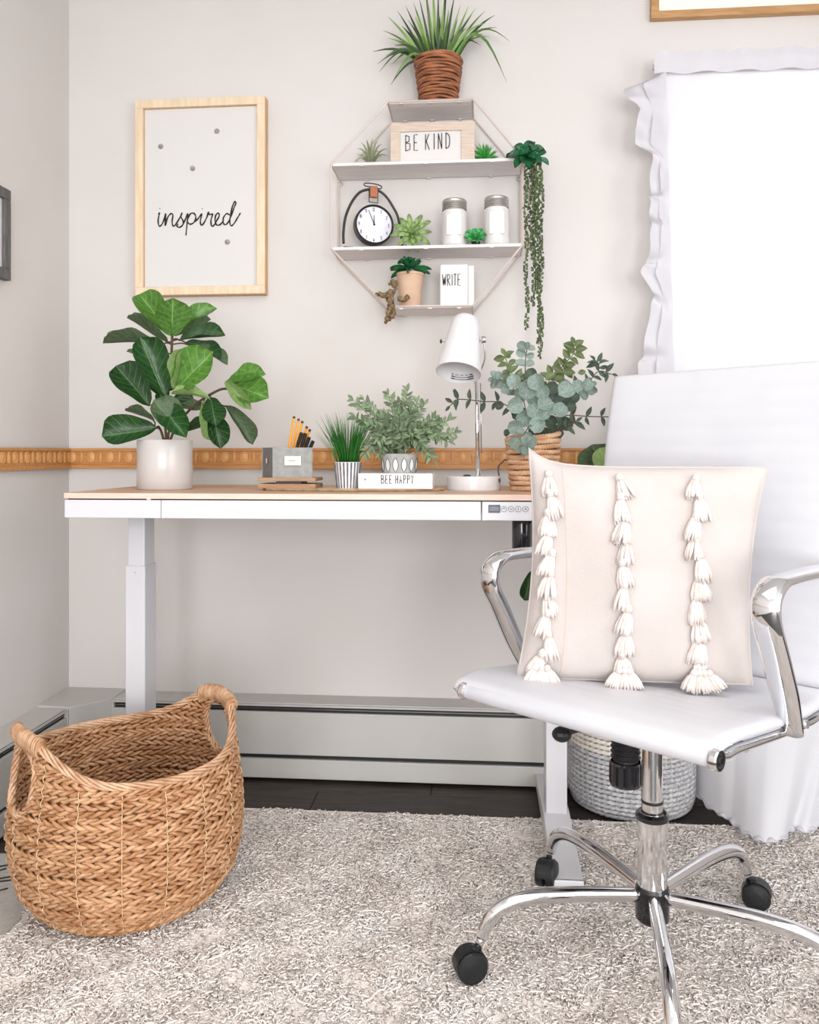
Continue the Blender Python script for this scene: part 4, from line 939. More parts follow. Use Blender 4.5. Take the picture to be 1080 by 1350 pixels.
# shade: axis from opening centre to top
A0, A1 = at(604.5, 492, Yl-.055), at(614.5, 421, Yl+.006)
ax = (A1-A0).normalized(); Lh = (A1-A0).length
rot = V((0, 0, 1)).rotation_difference(ax).to_matrix()
ro = (at(635, 489, Yl-.07).x-at(574, 489, Yl-.07).x)/2; rt_ = (at(634, 425, Yl).x-at(594, 425, Yl).x)/2*.95
obj('shade', MB().lathe([(ro-.002, .002), (ro-.004, .003), (rt_-.003, Lh*.9), (0.001, Lh*.96)][::-1]+[(ro-.002, 0), (ro, .001), (ro*.985, .012), (rt_*1.22, Lh*.55), (rt_*1.03, Lh*.86), (rt_*.93, Lh*.97), (rt_*.7, Lh*1.02), (0.001, Lh*1.03)], 56, A0, rot), M_wplastic, lp, smooth=True)
e1 = rot @ V((1, 0, 0)); e2 = rot @ V((0, 1, 0))
lb_ = MB()
for row in range(3):
    for k in range(14):
        a = R(42+k*5.2); rr_ = ro-.0065-.012*row*.08; zz = .008+row*.006
        if row == 2 and k % 3 == 0: continue
        p = A0+ax*zz+(e1*math.cos(a)+e2*math.sin(a))*(rr_-.0015)
        q_ = A0+ax*zz+(e1*math.cos(a+R(3.6))+e2*math.sin(a+R(3.6)))*(rr_-.0015)
        lb_.tube([p, q_], .0018 if (k < 4 or k > 11) else .001, 4)
obj('printed_lines', lb_, M_print, lp)
bulb = A0+ax*Lh*.5; obj('bulb', MB().sph(bulb, .017, 16, 10, (1, 1, 1.2)), M_white2, lp, smooth=True)
kn = at(636.5, 448, Yl-.03); kc = A0+ax*Lh*.6
obj('pivot_knob', MB().lathe([(0, -.004), (.008, -.004), (.0095, 0), (.008, .008), (0, .009)], 16, kn, Matrix.Rotation(PI/2, 3, 'Y')), M_steel, lp, smooth=False)
obj('pivot_pin', MB().tube([kc, kn], .003, 8), M_steel, lp)
kn2 = at(581.5, 450, Yl-.03)
obj('pivot_pin', MB().tube([kc, kn2], .002, 8), M_steel, lp); obj('pivot_knob', MB().sph(kn2, .0045, 10, 7, (.7, 1, 1.3)), M_bmetal, lp)
obj('bracket', MB().tube(cr([kn+V((.002, 0, 0)), at(639.5, 468, Yl-.02), at(636, 483, Yl-.01), at(628, 497, Yl), pt2], 5), .0055, 8, flat=(1, .5)), M_chrome, lp, smooth=True)
cb = obj('power_cord', MB().tube(cr([V((c.x+r*.97, Yl+.02, zb-.012)), at(657, 617, Yl+.04), at(662, 610, Yl+.08), at(670, 608, Yl+.14), at(690, 640, Yl+.24)], 5), .0022, 6), M_lineg, lp, smooth=True)
sv = at(659, 633.5, Yl-.02); obj('cord_socket', MB().box((sv.x-.004, Yl-.03, sv.z-.004), (sv.x+.0015, Yl-.022, sv.z+.005)), M_black, lp)

# eucalyptus in a seagrass basket
Ye = 2.17
x0, x1 = at(666, 580, Ye).x, at(738, 580, Ye).x; rt_ = (x1-x0)/2; rb2 = rt_*.8; c = V(((x0+x1)/2+.002, Ye, DZ)); zt = at(690, 572, Ye).z; hh = zt-DZ
eu = thing('potted_eucalyptus', c, 'silver green eucalyptus in a woven seagrass basket on the desk', 'plant')
rows = 11; bk_ = MB()
for i in range(rows):
    z = DZ+hh*(i+.5)/rows; r_ = rb2+(rt_-rb2)*((i+.5)/rows)**.8; hr = hh/rows
    for s_ in (0, 1):
        K = 160; tw = 27; pts = []
        for k in range(K):
            a = 2*PI*k/K; ph = tw*a+s_*PI+i*1.3
            lift = .012*max(0, (i-7)/4)*math.cos(a-.5)
            pts.append(V((c.x+math.cos(a)*(r_-.003+.003*math.cos(ph)), c.y+math.sin(a)*(r_-.003+.003*math.cos(ph)), z+lift+.0032*math.sin(ph)+.001*math.sin(3*a+i*2))))
        bk_.tube(pts, hr*.34, 5, closed=True)
bo = obj('basket', bk_, M_sea, eu, smooth=True)
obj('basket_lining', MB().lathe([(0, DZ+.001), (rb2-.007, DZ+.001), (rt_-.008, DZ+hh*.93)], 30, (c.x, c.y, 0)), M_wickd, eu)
obj('soil', MB().lathe([(0, zt-.02), (rt_-.009, zt-.02)], 20, (c.x, c.y, 0)), M_soil, eu)
def ez(x, y, dy=0): return at(560+x/3.857, 400+y/3.857, Ye+dy)
mR = unit('euc_round', 'round', L_euc, cup=.25, droop=.1, nu=8, nv=7); mD = unit('euc_dark', 'round', L_eucd, cup=.25, droop=.1, nu=8, nv=7)
mO = unit('euc_olive', 'ovate', L_euco, cup=.2, droop=.1, nu=7, nv=5); mS = unit('euc_slim', 'ovate', L_eucd, cup=.2, droop=.15, nu=7, nv=5)
P0 = V((c.x, c.y, zt-.015))
st_ = [([(540,560),(515,420),(512,300),(520,232)],.0,'R'), ([(520,560),(480,420),(440,350),(405,262)],.0,'O'), ([(600,560),(680,420),(715,310),(760,250),(756,205)],.02,'O'),
       ([(620,560),(740,440),(830,400),(885,345),(950,360)],.02,'S'), ([(885,345),(885,310),(868,290)],.02,'S'), ([(620,600),(720,570),(840,575),(980,578)],.0,'S'),
       ([(520,600),(400,510),(290,498),(170,488),(130,520)],.02,'S'), ([(170,488),(145,440)],.02,'N'), ([(500,560),(450,430),(400,390),(360,388)],.0,'R'), ([(590,560),(620,440),(650,360),(720,330)],.03,'O'), ([(600,600),(700,480),(800,440),(840,420)],.0,'R'), ([(540,620),(500,680),(500,740)],-.09,'R'), ([(600,640),(700,640),(770,600)],-.02,'S')]
rad = 3.857*507
for k, (pp, dy, kind) in enumerate(st_):
    pts = [ez(x, y, dy) for x, y in pp]
    if kind != 'N' and k not in (4,): pts = [P0]+pts
    pts = cr(pts, 7); obj('stem', MB().tube(pts, .0014, 5), M_stem if kind != 'O' else M_stemg, eu, smooth=True)
    if kind == 'N': putleaf('leaf', mS, pts[-3], pts[-1], .006, facing(P0), eu); continue
    me = {'R': mR, 'O': mO, 'S': mS}[kind]; n = len(pts); start = 12 if len(pts) > 20 else 3
    for j in range(start, n, 4 if kind != 'O' else 3):
        dr = (pts[j]-pts[j-1]).normalized(); sd = dr.cross(V((0, -1, 0))).normalized()
        for sgn in (-1, 1):
            d = (dr*.35+sd*sgn+V((0, random.uniform(-.4, .2), random.uniform(-.2, .2)))).normalized(); L = random.uniform(.024, .034) if kind != 'R' else random.uniform(.022, .03)
            wf = {'R': .8, 'O': .62, 'S': .42}[kind]
            putleaf('leaf', me, pts[j], pts[j]+d*L, L*wf, facing(pts[j], (random.uniform(-.6, .6), 0, random.uniform(-.3, .9))), eu)
    dr = (pts[-1]-pts[-3]).normalized(); putleaf('leaf', me, pts[-1], pts[-1]+dr*.02, .013 if kind != 'S' else .008, facing(pts[-1], (.2, 0, .3)), eu)
big = [(455,395,40,0),(520,440,52,0),(570,400,48,0),(460,520,45,0),(510,590,50,0),(460,630,42,0),(575,620,45,0),(612,510,45,0),(645,535,36,0),(720,440,50,0),(700,485,46,1),(690,545,44,0),(520,700,33,0),(455,710,33,0),(542,705,33,0),(515,745,27,0),(600,570,42,0),(780,420,35,0),(828,412,33,0),(560,545,46,0),(490,462,42,0),(660,650,38,1),(720,612,40,1),(380,520,26,1),(430,330,30,2),(640,372,34,2),(690,385,30,2),(545,495,40,0),(800,350,24,2),(420,660,22,1),(600,450,40,0),(650,430,38,1),(640,600,38,1),(580,470,44,1),(740,520,34,1),(480,560,44,1),(560,650,38,1),(700,600,34,1),(540,360,36,1),(760,480,34,1),(410,440,26,0),(420,265,22,2),(610,660,36,1),(680,660,30,1)]
for i, (x, y, r_, k) in enumerate(big):
    dy = -.05-.05*random.random() if k == 0 else (-.01 if k == 1 else .0)
    if y > 670: dy = -.1
    cp = ez(x, y, dy); rr_ = r_/rad*.92; a = math.atan2(-(y-560), x-570)+random.uniform(-.7, .7); d = V((math.cos(a), random.uniform(-.3, .3), math.sin(a))).normalized()
    putleaf('leaf', (mR, mD, mO)[k], cp-d*rr_, cp+d*rr_, rr_*2*(.95 if k < 2 else .65), facing(cp, (random.uniform(-.4, .4), 0, random.uniform(-.1, .6))), eu)
# ------------------------------------------------------------------ wicker basket
hl, hr_ = atz(38, 968, .425), atz(297, 910, .43)
bc = (hl+hr_)/2; bc.x -= .012; bc.z = 0.02; hd = V((hr_.x-hl.x, hr_.y-hl.y, 0)); hang = math.atan2(hd.y, hd.x); RH = hd.length/2
wk = thing('wicker_basket', bc, 'large round woven wicker basket with two looped handles on the rug', 'basket')
def wr(z):          # radius profile above base
    P = [(0, .165), (.03, .2), (.07, .226), (.12, .238), (.18, .243), (.24, .24), (.30, .232), (.36, .224), (.42, RH*1.0)]
    for (a, ra), (b, rb) in zip(P[:-1], P[1:]):
        if z <= b: t = (z-a)/(b-a); t = t*t*(3-2*t)*.5+t*.5; return ra+(rb-ra)*t
    return P[-1][1]
def rimz(a):        # a relative to handle axis
    s = abs(math.cos(a)); return .319+.085*s**5+.004*s
HZ, HW, HH = .318, .058, .064     # hole centre z, half width, half height
def inhole(a, z):
    da = math.atan2(math.sin(a), math.cos(a)); s = min(abs(da), PI-abs(da))*wr(z)
    return abs(s/HW)**2.3+abs((z-HZ)/HH)**2.3 < 1
def wp(a, z, dr=0):
    r = wr(z)+dr; return V((bc.x+math.cos(a+hang)*r, bc.y+math.sin(a+hang)*r, bc.z+z))
rowh = .0118; wv = MB(); K = 300
nrow = int(.40/rowh)
for i in range(nrow):
    z = .006+i*rowh
    for s_ in (0, 1):
        tw = 33; run = []; runs = []
        sgn = 1 if i % 3 else -1; jj = [random.uniform(-.5, .5) for _ in range(12)]
        for k in range(K+1):
            a = 2*PI*k/K
            if z > rimz(a)-.004 or inhole(a, z):
                if len(run) > 3: runs.append(run)
                run = []; continue
            ph = tw*a*sgn+s_*PI+i*.9+jj[k % 12]*.25
            run.append((wp(a, z+(.0037+.0012*jj[(k//2) % 12])*math.sin(ph)+.0018*math.sin(a*5+i), (.0044+.0012*jj[k % 12])*math.cos(ph)), .0037+.0013*abs(math.sin(ph*.5+i))))
        if len(run) > 3: runs.append(run)
        for q in runs: wv.tube([p for p, _ in q], [r for _, r in q], 5, caps=True, flat=(1, .85))
obj('woven_body', wv, M_wick, wk, smooth=True, kind='stuff')
# dark inner skin, follows the weave with its holes
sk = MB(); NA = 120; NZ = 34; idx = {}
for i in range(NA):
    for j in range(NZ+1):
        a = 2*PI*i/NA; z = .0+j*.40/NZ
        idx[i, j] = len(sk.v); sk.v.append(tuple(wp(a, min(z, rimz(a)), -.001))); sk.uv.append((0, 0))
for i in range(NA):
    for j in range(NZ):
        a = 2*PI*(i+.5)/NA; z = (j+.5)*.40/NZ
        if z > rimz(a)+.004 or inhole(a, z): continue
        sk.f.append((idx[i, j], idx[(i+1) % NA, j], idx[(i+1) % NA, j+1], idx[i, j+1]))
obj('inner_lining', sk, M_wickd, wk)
bt = MB()
for i in range(12):
    r = .01+i*.013; bt.tube([V((bc.x+math.cos(a)*r, bc.y+math.sin(a)*r, bc.z+.008)) for a in np.linspace(0, 2*PI, 40, endpoint=False)], .0066, 5, closed=True)
obj('woven_base', bt, M_wick, wk, smooth=True)
# vertical cords showing between the rows
for k in range(18):
    a = 2*PI*k/18+.06
    zt = rimz(a)-.01; pts = []; z = .01
    if abs(math.sin(a))*.22 < .066 : zt = HZ-HH-.012
    while z < zt: pts.append(wp(a, z, .0092 if int(z/rowh) % 2 == 0 else .0045)); z += rowh*.5
    obj('stake', MB().tube(pts, .0010, 4), M_cord, wk, smooth=True)
def braid(pts, r, n, tw, mat_, nm, parent, closed=False, st=.55):
    mb = MB(); m = len(pts)
    for s_ in range(n):
        out = []
        for k in range(m):
            t = (pts[(k+1) % m]-pts[k-1]) if (closed or 0 < k < m-1) else (pts[min(k+1, m-1)]-pts[max(k-1, 0)])
            t.normalize(); e = t.cross(V((0, 0, 1)) if abs(t.z) < .95 else V((math.cos(hang), math.sin(hang), 0))).normalized(); g = t.cross(e)
            ph = tw*k+2*PI*s_/n; out.append(pts[k]+e*math.cos(ph)*r*.62+g*math.sin(ph)*r*.55)
        mb.tube(out, r*st, 5, closed=closed)
    return obj(nm, mb, mat_, parent, smooth=True)
for half in (0, 1):     # rim braid front and back
    a0, a1 = (.26, PI-.26) if half == 0 else (PI+.26, 2*PI-.26)
    pts = [wp(a, rimz(a)+.002, .0) for a in np.linspace(a0, a1, 110)]
    braid(pts, .0098, 5, .30, M_wickl, 'rim_braid', wk, st=.33)
for s_ in (0, PI):      # handle loops
    loop = []
    for k in range(70):
        q = 2*PI*k/70; cx_, cz_ = math.cos(q), math.sin(q); p = 2.3; rr = 1/((abs(cx_)**p+abs(cz_)**p)**(1/p))
        z = HZ+cz_*rr*(HH+.006); sgm = cx_*rr*(HW+.004); loop.append(wp(s_+sgm/wr(z), z, .002))
    braid(loop, .0085, 4, 2*PI*7/70, M_wickl, 'hole_braid', wk, closed=True, st=.38)
    top = [wp(s_+x, rimz(x)+.006-.35*x*x*.1, .002) for x in np.linspace(-.34, .34, 40)]
    hb = MB(); nT = 34
    for k in range(nT):
        t = k/(nT-1); x = -.33+.66*t; cp = wp(s_+x, (HZ+HH+rimz(x)+.008)/2+.002, .002)
        tan = (wp(s_+x+.02, (HZ+HH+rimz(x+.02)+.008)/2, .002)-wp(s_+x-.02, (HZ+HH+rimz(x-.02)+.008)/2, .002)).normalized()
        e = V((math.cos(s_+x+hang), math.sin(s_+x+hang), 0)); g = tan.cross(e).normalized()
        ring = [cp+e*math.cos(b)*.0125+g*math.sin(b)*.0175+tan*(.004*math.sin(b+.5)+.0015*math.sin(k*1.7)) for b in np.linspace(0, 2*PI, 14, endpoint=False)]
        hb.tube(ring, .0021+.0003*math.sin(k*2.1), 5, closed=True)
    hw_ = obj('handle_wrap', hb, M_wickl, wk, smooth=True)
    core = [wp(s_+x, (HZ+HH+rimz(x)+.008)/2+.002, .002) for x in np.linspace(-.34, .34, 14)]
    obj('handle_core', MB().tube(core, .0145, 10, up=(0, 0, 1), flat=(1.15, .8)), M_wick, hw_, smooth=True)

# ------------------------------------------------------------------ rope basket with fig tree
c0 = atz(833, 1082, .01); rl, rr2 = at(751, 1020, c0.y+.16), at(915, 1020, c0.y+.16); rad_ = (rr2.x-rl.x)/2
c = V(((rl.x+rr2.x)/2, c0.y+rad_*.97, 0.0)); 
rk = thing('rope_basket', c, 'round coiled rope basket, grey below and cream above, behind the chair base', 'basket')
ztop = at(833, 955, c.y-rad_).z; zband = at(833, 1002, c.y-rad_).z
def coil(z0, z1, m, nm, tw=True):
    n = max(1, round((z1-z0)/.0135)); mb = MB(); hh = (z1-z0)/n
    for i in range(n):
        z = z0+hh*(i+.5); t = min(1, z/.06); r = rad_*(.91+.09*math.sin(t*PI/2))
        K = 120
        for s_ in (0, 1):
            pts = [V((c.x+math.cos(a)*(r+.0022*math.cos(30*a+s_*PI)), c.y+math.sin(a)*(r+.0022*math.cos(30*a+s_*PI)), z+.0022*math.sin(30*a+s_*PI))) for a in np.linspace(0, 2*PI, K, endpoint=False)]
            mb.tube(pts, hh*.42, 5, closed=True)
    return obj(nm, mb, m, rk, smooth=True)
coil(0.004, zband, M_ropeg, 'grey_coils'); coil(zband, ztop, M_ropew, 'cream_coils')
obj('lining', MB().lathe([(0, .006), (rad_*.89, .006), (rad_*.97, .08), (rad_*.97, ztop-.01)], 40, (c.x, c.y, 0)), M_ropeg, rk)
for ang in (-115, 65):
    a = R(ang); hp3 = [V((c.x+math.cos(a+d)*(rad_+.006), c.y+math.sin(a+d)*(rad_+.006), ztop+zz)) for d, zz in ((-.28, -.03), (-.22, -.004), (0, .012), (.22, -.004), (.28, -.03))]
    obj('leather_handle', MB().tube(cr(hp3, 5), .006, 6, flat=(1, .4)), M_leather, rk, smooth=True)
ft = thing('fiddle_leaf_tree', (c.x, c.y, .012), 'taller fiddle leaf plant in the rope basket, a few leaves showing round the cushion', 'plant')
obj('nursery_pot', MB().lathe([(0, .012), (.09, .012), (.11, .19), (.115, .19), (.115, .2), (.1, .2), (.1, .17), (0, .17)], 32, (c.x, c.y, 0)), M_bplastic, ft, smooth=False)
trk = cr([(c.x, c.y, .17), (c.x-.02, c.y-.02, .45), (c.x+.01, c.y+.01, .7), (c.x-.02, c.y, .92)], 6)
obj('trunk', MB().tube(trk, [.008-.004*k/(len(trk)-1) for k in range(len(trk))], 8), M_stem, ft, smooth=True)
lts = [((790,628),(782,586),62,'g',-.02,(.3,0,.4)), ((800,640),(806,588),40,'p',-.06,(-.4,0,.4)), ((800,620),(762,602),30,'g',-.02,(0,0,.4)), ((812,640),(830,580),44,'f',.05,(0,0,.4)),
       ((702,752),(692,792),24,'f',-.1,(.3,0,.1)), ((712,745),(700,722),10,'g',-.1,(0,0,.1))]
for b0, t0, w_, k, dy, tl in lts:
    P0_, P1_ = at(*b0, c.y+dy), at(*t0, c.y+dy-.02); me = unit('fig_leaf', 'fiddle', KM[k], cup=.22, droop=.06, wav=.06, seed=1, nu=13, nv=9)
    near = min(trk, key=lambda p: (p-P0_).length); obj('leaf_stalk', MB().tube(cr([near, (near+P0_)/2+V((0, 0, .01)), P0_], 4), .0018, 5), M_stemg, ft)
    putleaf('leaf', me, P0_, P1_, w_/475, facing(P0_, tl), ft)
for k in range(7):
    p = trk[int(4+k*1.9)]; a = R(20+k*55) if k % 2 else R(-20-k*40); d = V((math.cos(a)*.5, math.sin(a)*.35+.15, .55)).normalized()
    if d.x < -.1 and p.z > .6: continue
    me = unit('fig_leaf', 'fiddle', L_fid, cup=.22, droop=.06, wav=.06, seed=k % 4, nu=13, nv=9); d = d*.11
    if p.z+d.z*1.3 > .93: d.z = .02
    q_ = p+d*.35; obj('leaf_stalk', MB().tube([p, q_], .002, 5), M_stemg, ft); putleaf('leaf', me, q_, q_+d, .08, V((-.2, -1, .4)), ft)

# ------------------------------------------------------------------ rug and flat mat
rb1 = atz(320, 1061, .024).y
RX0, RX1, RY0, RY1 = atz(8, 1225, .02).x, 1.25, .85, rb1
rug = thing('shag_rug', ((RX0+RX1)/2, (RY0+RY1)/2, 0), 'cream white shaggy rug under the chair and wicker basket', 'rug')
obj('backing', MB().box((RX0+.012, RY0, 0), (RX1, RY1-.012, .021)), M_rugb, rug)
N_ = 104000
X = rng.uniform(RX0+.005, RX1-.005, N_); yy = rng.uniform(0, 1, N_); Yv_ = RY0+.005+(RY1-RY0-.01)*(1-(1-yy)**1.0)
nx = np.sin(X*31+3*np.sin(Yv_*17))+np.sin(Yv_*43+2*np.sin(X*29)); ny = np.cos(X*37+2*np.sin(Yv_*23))+np.sin(Yv_*27-X*19)
ang = np.arctan2(ny, nx)+rng.normal(0, .9, N_); hgt = .002+.0055*rng.random(N_)**1.5+.002*(np.sin(X*26+2*np.sin(Yv_*21))*np.sin(Yv_*24)); reach = .004+.011*rng.random(N_)
cur = rng.normal(0, .006, N_); rs_ = .0018+.0012*rng.random(N_)
S_ = 4; ts = np.linspace(0, 1, S_)
verts = np.zeros((N_, S_, 3, 3), dtype=np.float32)
ca, sa = np.cos(ang), np.sin(ang)
for k, t in enumerate(ts):
    h = .020+hgt*np.sin(t*PI*.62)/np.sin(PI*.5); o = reach*t**1.4; lat = cur*np.sin(t*PI*1.6)
    edge_ = np.clip((Yv_-(RY1-.03))/.03, 0, 1); edge_ = np.maximum(edge_, np.clip(((RX0+.03)-X)/.03, 0, 1)); h = h*(1-.45*edge_)
    px = X+ca*o-sa*lat; py_ = Yv_+sa*o+ca*lat; rr_ = rs_*(1.05-.45*t**3)
    for j in range(3):
        b_ = 2*PI*j/3+t*2.5
        verts[:, k, j, 0] = px-sa*np.cos(b_)*rr_+ca*np.sin(b_)*rr_*.5; verts[:, k, j, 1] = py_+ca*np.cos(b_)*rr_+sa*np.sin(b_)*rr_*.5; verts[:, k, j, 2] = h+np.sin(b_)*rr_*.8
verts[..., 0] -= rug.location.x; verts[..., 1] -= rug.location.y
pat = []
for k in range(S_-1):
    for j in range(3): pat.append((k*3+j, k*3+(j+1) % 3, (k+1)*3+(j+1) % 3, (k+1)*3+j))
pat = np.array(pat, dtype=np.int32); nq = len(pat)
faces = (pat[None]+(np.arange(N_, dtype=np.int32)*S_*3)[:, None, None]).reshape(-1, 4)
me = bpy.data.meshes.new('pile'); me.vertices.add(N_*S_*3); me.vertices.foreach_set('co', verts.ravel())
me.loops.add(faces.size); me.loops.foreach_set('vertex_index', faces.ravel()); me.polygons.add(len(faces)); me.polygons.foreach_set('loop_start', np.arange(0, faces.size, 4, dtype=np.int32))
try: me.polygons.foreach_set('loop_total', np.full(len(faces), 4, dtype=np.int32))
except Exception: pass
me.polygons.foreach_set('use_smooth', np.ones(len(faces), dtype=bool)); me.update(calc_edges=True); me.materials.append(M_rug)
pl_ = bpy.data.objects.new('pile', me); col.objects.link(pl_); pl_.parent = rug; pl_['kind'] = 'stuff'
mx0, my0, my1 = WX+.11, 1.55, atz(5, 1124, .008).y
fm = thing('flat_mat', ((mx0+RX0)/2, (my0+my1)/2, 0), 'pale flat woven mat with short black stripes at the left edge', 'mat')
obj('mat_body', MB().box((mx0, my0, 0), (RX0-.004, my1, .007)), M_mat, fm, bevel=.002)
for i, (py, x0_, x1_) in enumerate(((1142, -20, 22), (1148, -12, 8), (1157, -10, 24), (1163, -30, 16), (1174, -12, 10))):
    a_, b_ = atz(x0_, py+3, .0078), atz(x1_, py-3, .0078)
    obj('stripe', MB().tube([a_, b_], .003, 5, flat=(1, .3)), M_ink, fm)

# ------------------------------------------------------------------ office chair
S1, S2 = V((-.051, 1.583, .565)), V((.339, 1.243, .565))       # front corners of the seat
ux = (S2-S1).normalized(); CW = (S2-S1).length; nb = V((-ux.y, ux.x, 0)).normalized()
if nb.y < 0: nb = -nb
HUB = V((.322, 1.613, 0))
def cl(x, t, z): return S1+ux*x+nb*t+V((0, 0, z-.565))       # x across, t backwards, z height
ch = thing('office_chair', HUB, 'white leatherette office chair with chrome arms and five-star castor base', 'chair')
prof = [(-.004, .556), (.012, .566), (.06, .571), (.14, .565), (.24, .556), (.34, .549), (.41, .552), (.448, .575), (.468, .62), (.478, .70), (.49, .82), (.508, .95), (.53, 1.08), (.556, 1.183)]
pc_ = cr([V((0, t, z)) for t, z in prof], 8)
def cushion_sheet(a, b, nm, ribp):
    mb = MB(); n = len(pc_); th = .011; NX = 15; P = pc_
    ds = [0]
    for k in range(1, n): ds.append(ds[-1]+(P[k]-P[k-1]).length)
    def pt(k, x, side):
        t = (P[min(k+1, n-1)]-P[max(k-1, 0)]).normalized(); nn = V((0, -t.z, t.y)); 
        rib = .0016*abs(math.sin(PI*ds[k]/ribp)); e = min(1, (x-.02)/.012+.15, (CW-.02-x)/.012+.15); e = max(.15, e)**.5
        off = (th*e+rib*e)*side; q = P[k]+nn*off; return cl(x, q.y, q.z)
    ks = [k for k in range(n) if a <= ds[k] <= b]
    # resample finely for the ribs
    fine = []; step = .006; s = a
    while s <= b+1e-6: fine.append(s); s += step
    def at_s(s):
        for k in range(n-1):
            if ds[k+1] >= s: u = (s-ds[k])/(ds[k+1]-ds[k]); p = P[k].lerp(P[k+1], u); t = (P[k+1]-P[k]).normalized(); 
            else: continue
            if k+2 < n: t = t.lerp((P[k+2]-P[k+1]).normalized(), u*.5+.0).normalized()
            return p, t
        return P[-1], (P[-1]-P[-2]).normalized()
    xs = [CW*v for v in (0, .006, .015, .03, .08, .2, .35, .5, .65, .8, .92, .97, .985, .994, 1)]
    rows = []
    for i, s in enumerate(fine):
        p, t = at_s(s); nn = V((0, -t.z, t.y)); row = []
        ef = min(1, (s-a)/.012+.1, (b-s)/.012+.1)**.5
        for side in (1, -1):
            for x in (xs if side == 1 else xs[::-1]):
                e = min(1, x/.012+.12, (CW-x)/.012+.12)**.5; rib = (.0005 if a == 0 else .0009)*abs(math.sin(PI*s/ribp))
                q = p+nn*((th+rib)*e*ef*side); row.append(cl(x, q.y, q.z))
        rows.append(row)
    m_ = len(rows[0])
    vs = [p for r_ in rows for p in r_]; fs = []
    for i in range(len(rows)-1):
        for j in range(m_): fs.append((i*m_+j, (i+1)*m_+j, (i+1)*m_+(j+1) % m_, i*m_+(j+1) % m_))
    fs.append(tuple(range(m_))); fs.append(tuple(range(len(rows)*m_-1, (len(rows)-1)*m_-1, -1)))
    mb.add(vs, fs); return obj(nm, mb, M_ltr, ch, smooth=True)
tot = sum((pc_[k]-pc_[k-1]).length for k in range(1, len(pc_)))
cushion_sheet(0, .455, 'seat', .038); cushion_sheet(.457, tot, 'backrest', .038)
# rolled front edge of the seat
fr2 = MB()
fr2.tube([cl(x, .004-.0, .556) for x in (.0, .02, .1, .25, .4, CW-.02, CW)], [.006, .015, .016, .016, .016, .015, .012], 14)
obj('front_roll', fr2, M_ltr, ch, smooth=True)
for s_, x in ((-1, .006), (1, CW-.006)):
    rp_ = []
    for k in range(4, len(pc_)):
        t_ = (pc_[min(k+1, len(pc_)-1)]-pc_[k-1]).normalized(); p = pc_[k]-V((0, -t_.z, t_.y))*(.019 if k > 12 else .019*(k-2)/11); rp_.append(cl(x, p.y, p.z))
    rl_ = obj('side_rail', MB().tube(rp_, .0095, 10, flat=(1, .75)), M_chrome, ch, smooth=True)
    pd = cl(x+(s_*.004 if s_ > 0 else .024), .0, .556); rotm = V((0, 0, 1)).rotation_difference(ux*s_).to_matrix()
    obj('end_cap', MB().lathe([(0, -.005), (.0145, -.005), (.016, -.002), (.016, .006), (.015, .009), (.0115, .009), (.0115, .006)], 24, pd, rotm), M_chrome, rl_, smooth=False)
    obj('cap_ring', MB().lathe([(.0115, .0065), (.0075, .0075), (.0065, .011), (.004, .011), (.0035, .0075), (0, .0085)], 20, pd, rotm), M_bmetal, rl_, smooth=False)
    # arm loop: strap
    xo = x+(.012 if s_ > 0 else -.034)
    zz_ = 0 if s_ > 0 else -.008
    path = [(xo, .262, .535), (xo+s_*.004, .222, .60), (xo+s_*.006, .176, .68), (xo+s_*.006, .145, .735+zz_), (xo+s_*.006, .142, .768+zz_), (xo+s_*.006, .165, .789+zz_), (xo+s_*.006, .20, .796+zz_), (xo+s_*.004, .32, .795+zz_), (xo, .43, .79+zz_), (x+s_*.004, .487, .78)]
    pts = cr([cl(*q) for q in path], 6); n = len(pts)
    rs_l = []
    for k in range(n):
        t = k/(n-1); rs_l.append(.0245 if t > .14 else .018+.0065*t/.14)
    arm = obj('armrest', MB().tube(pts, rs_l, 14, up=ux, flat=(1, .5)), M_chrome, ch, smooth=True)
    # bracket at foot
    fb_ = MB(); fb_.tube([cl(xo, .262, .60), cl(xo, .262, .565), cl(xo, .262, .54)], [.012, .019, .022], 12, up=nb, flat=(1.2, .45)); obj('arm_foot', fb_, M_chrome, arm, smooth=True)
    obj('bolt', MB().tube([cl(x, .285, .548), cl(xo+s_*.016, .285, .548)], .007, 12), M_chrome, arm, smooth=False)
    obj('bolt', MB().tube([cl(x, .487, .78), cl(x+s_*.016, .487, .78)], .007, 12), M_chrome, arm, smooth=False)
    obj('rail_slot', MB().tube([cl(x+s_*.004, .06, .551), cl(x+s_*.004, .14, .546)], .003, 6), M_black, rl_)
    obj('rail_slot', MB().tube([cl(x+s_*.004, .32, .534), cl(x+s_*.004, .40, .533)], .003, 6), M_black, rl_)
for t, z in ((.12, .543), (.36, .527)):
    obj('cross_bar', MB().tube([cl(.008, t, z), cl(CW-.008, t, z)], .009, 8), M_chrome, ch, smooth=True)
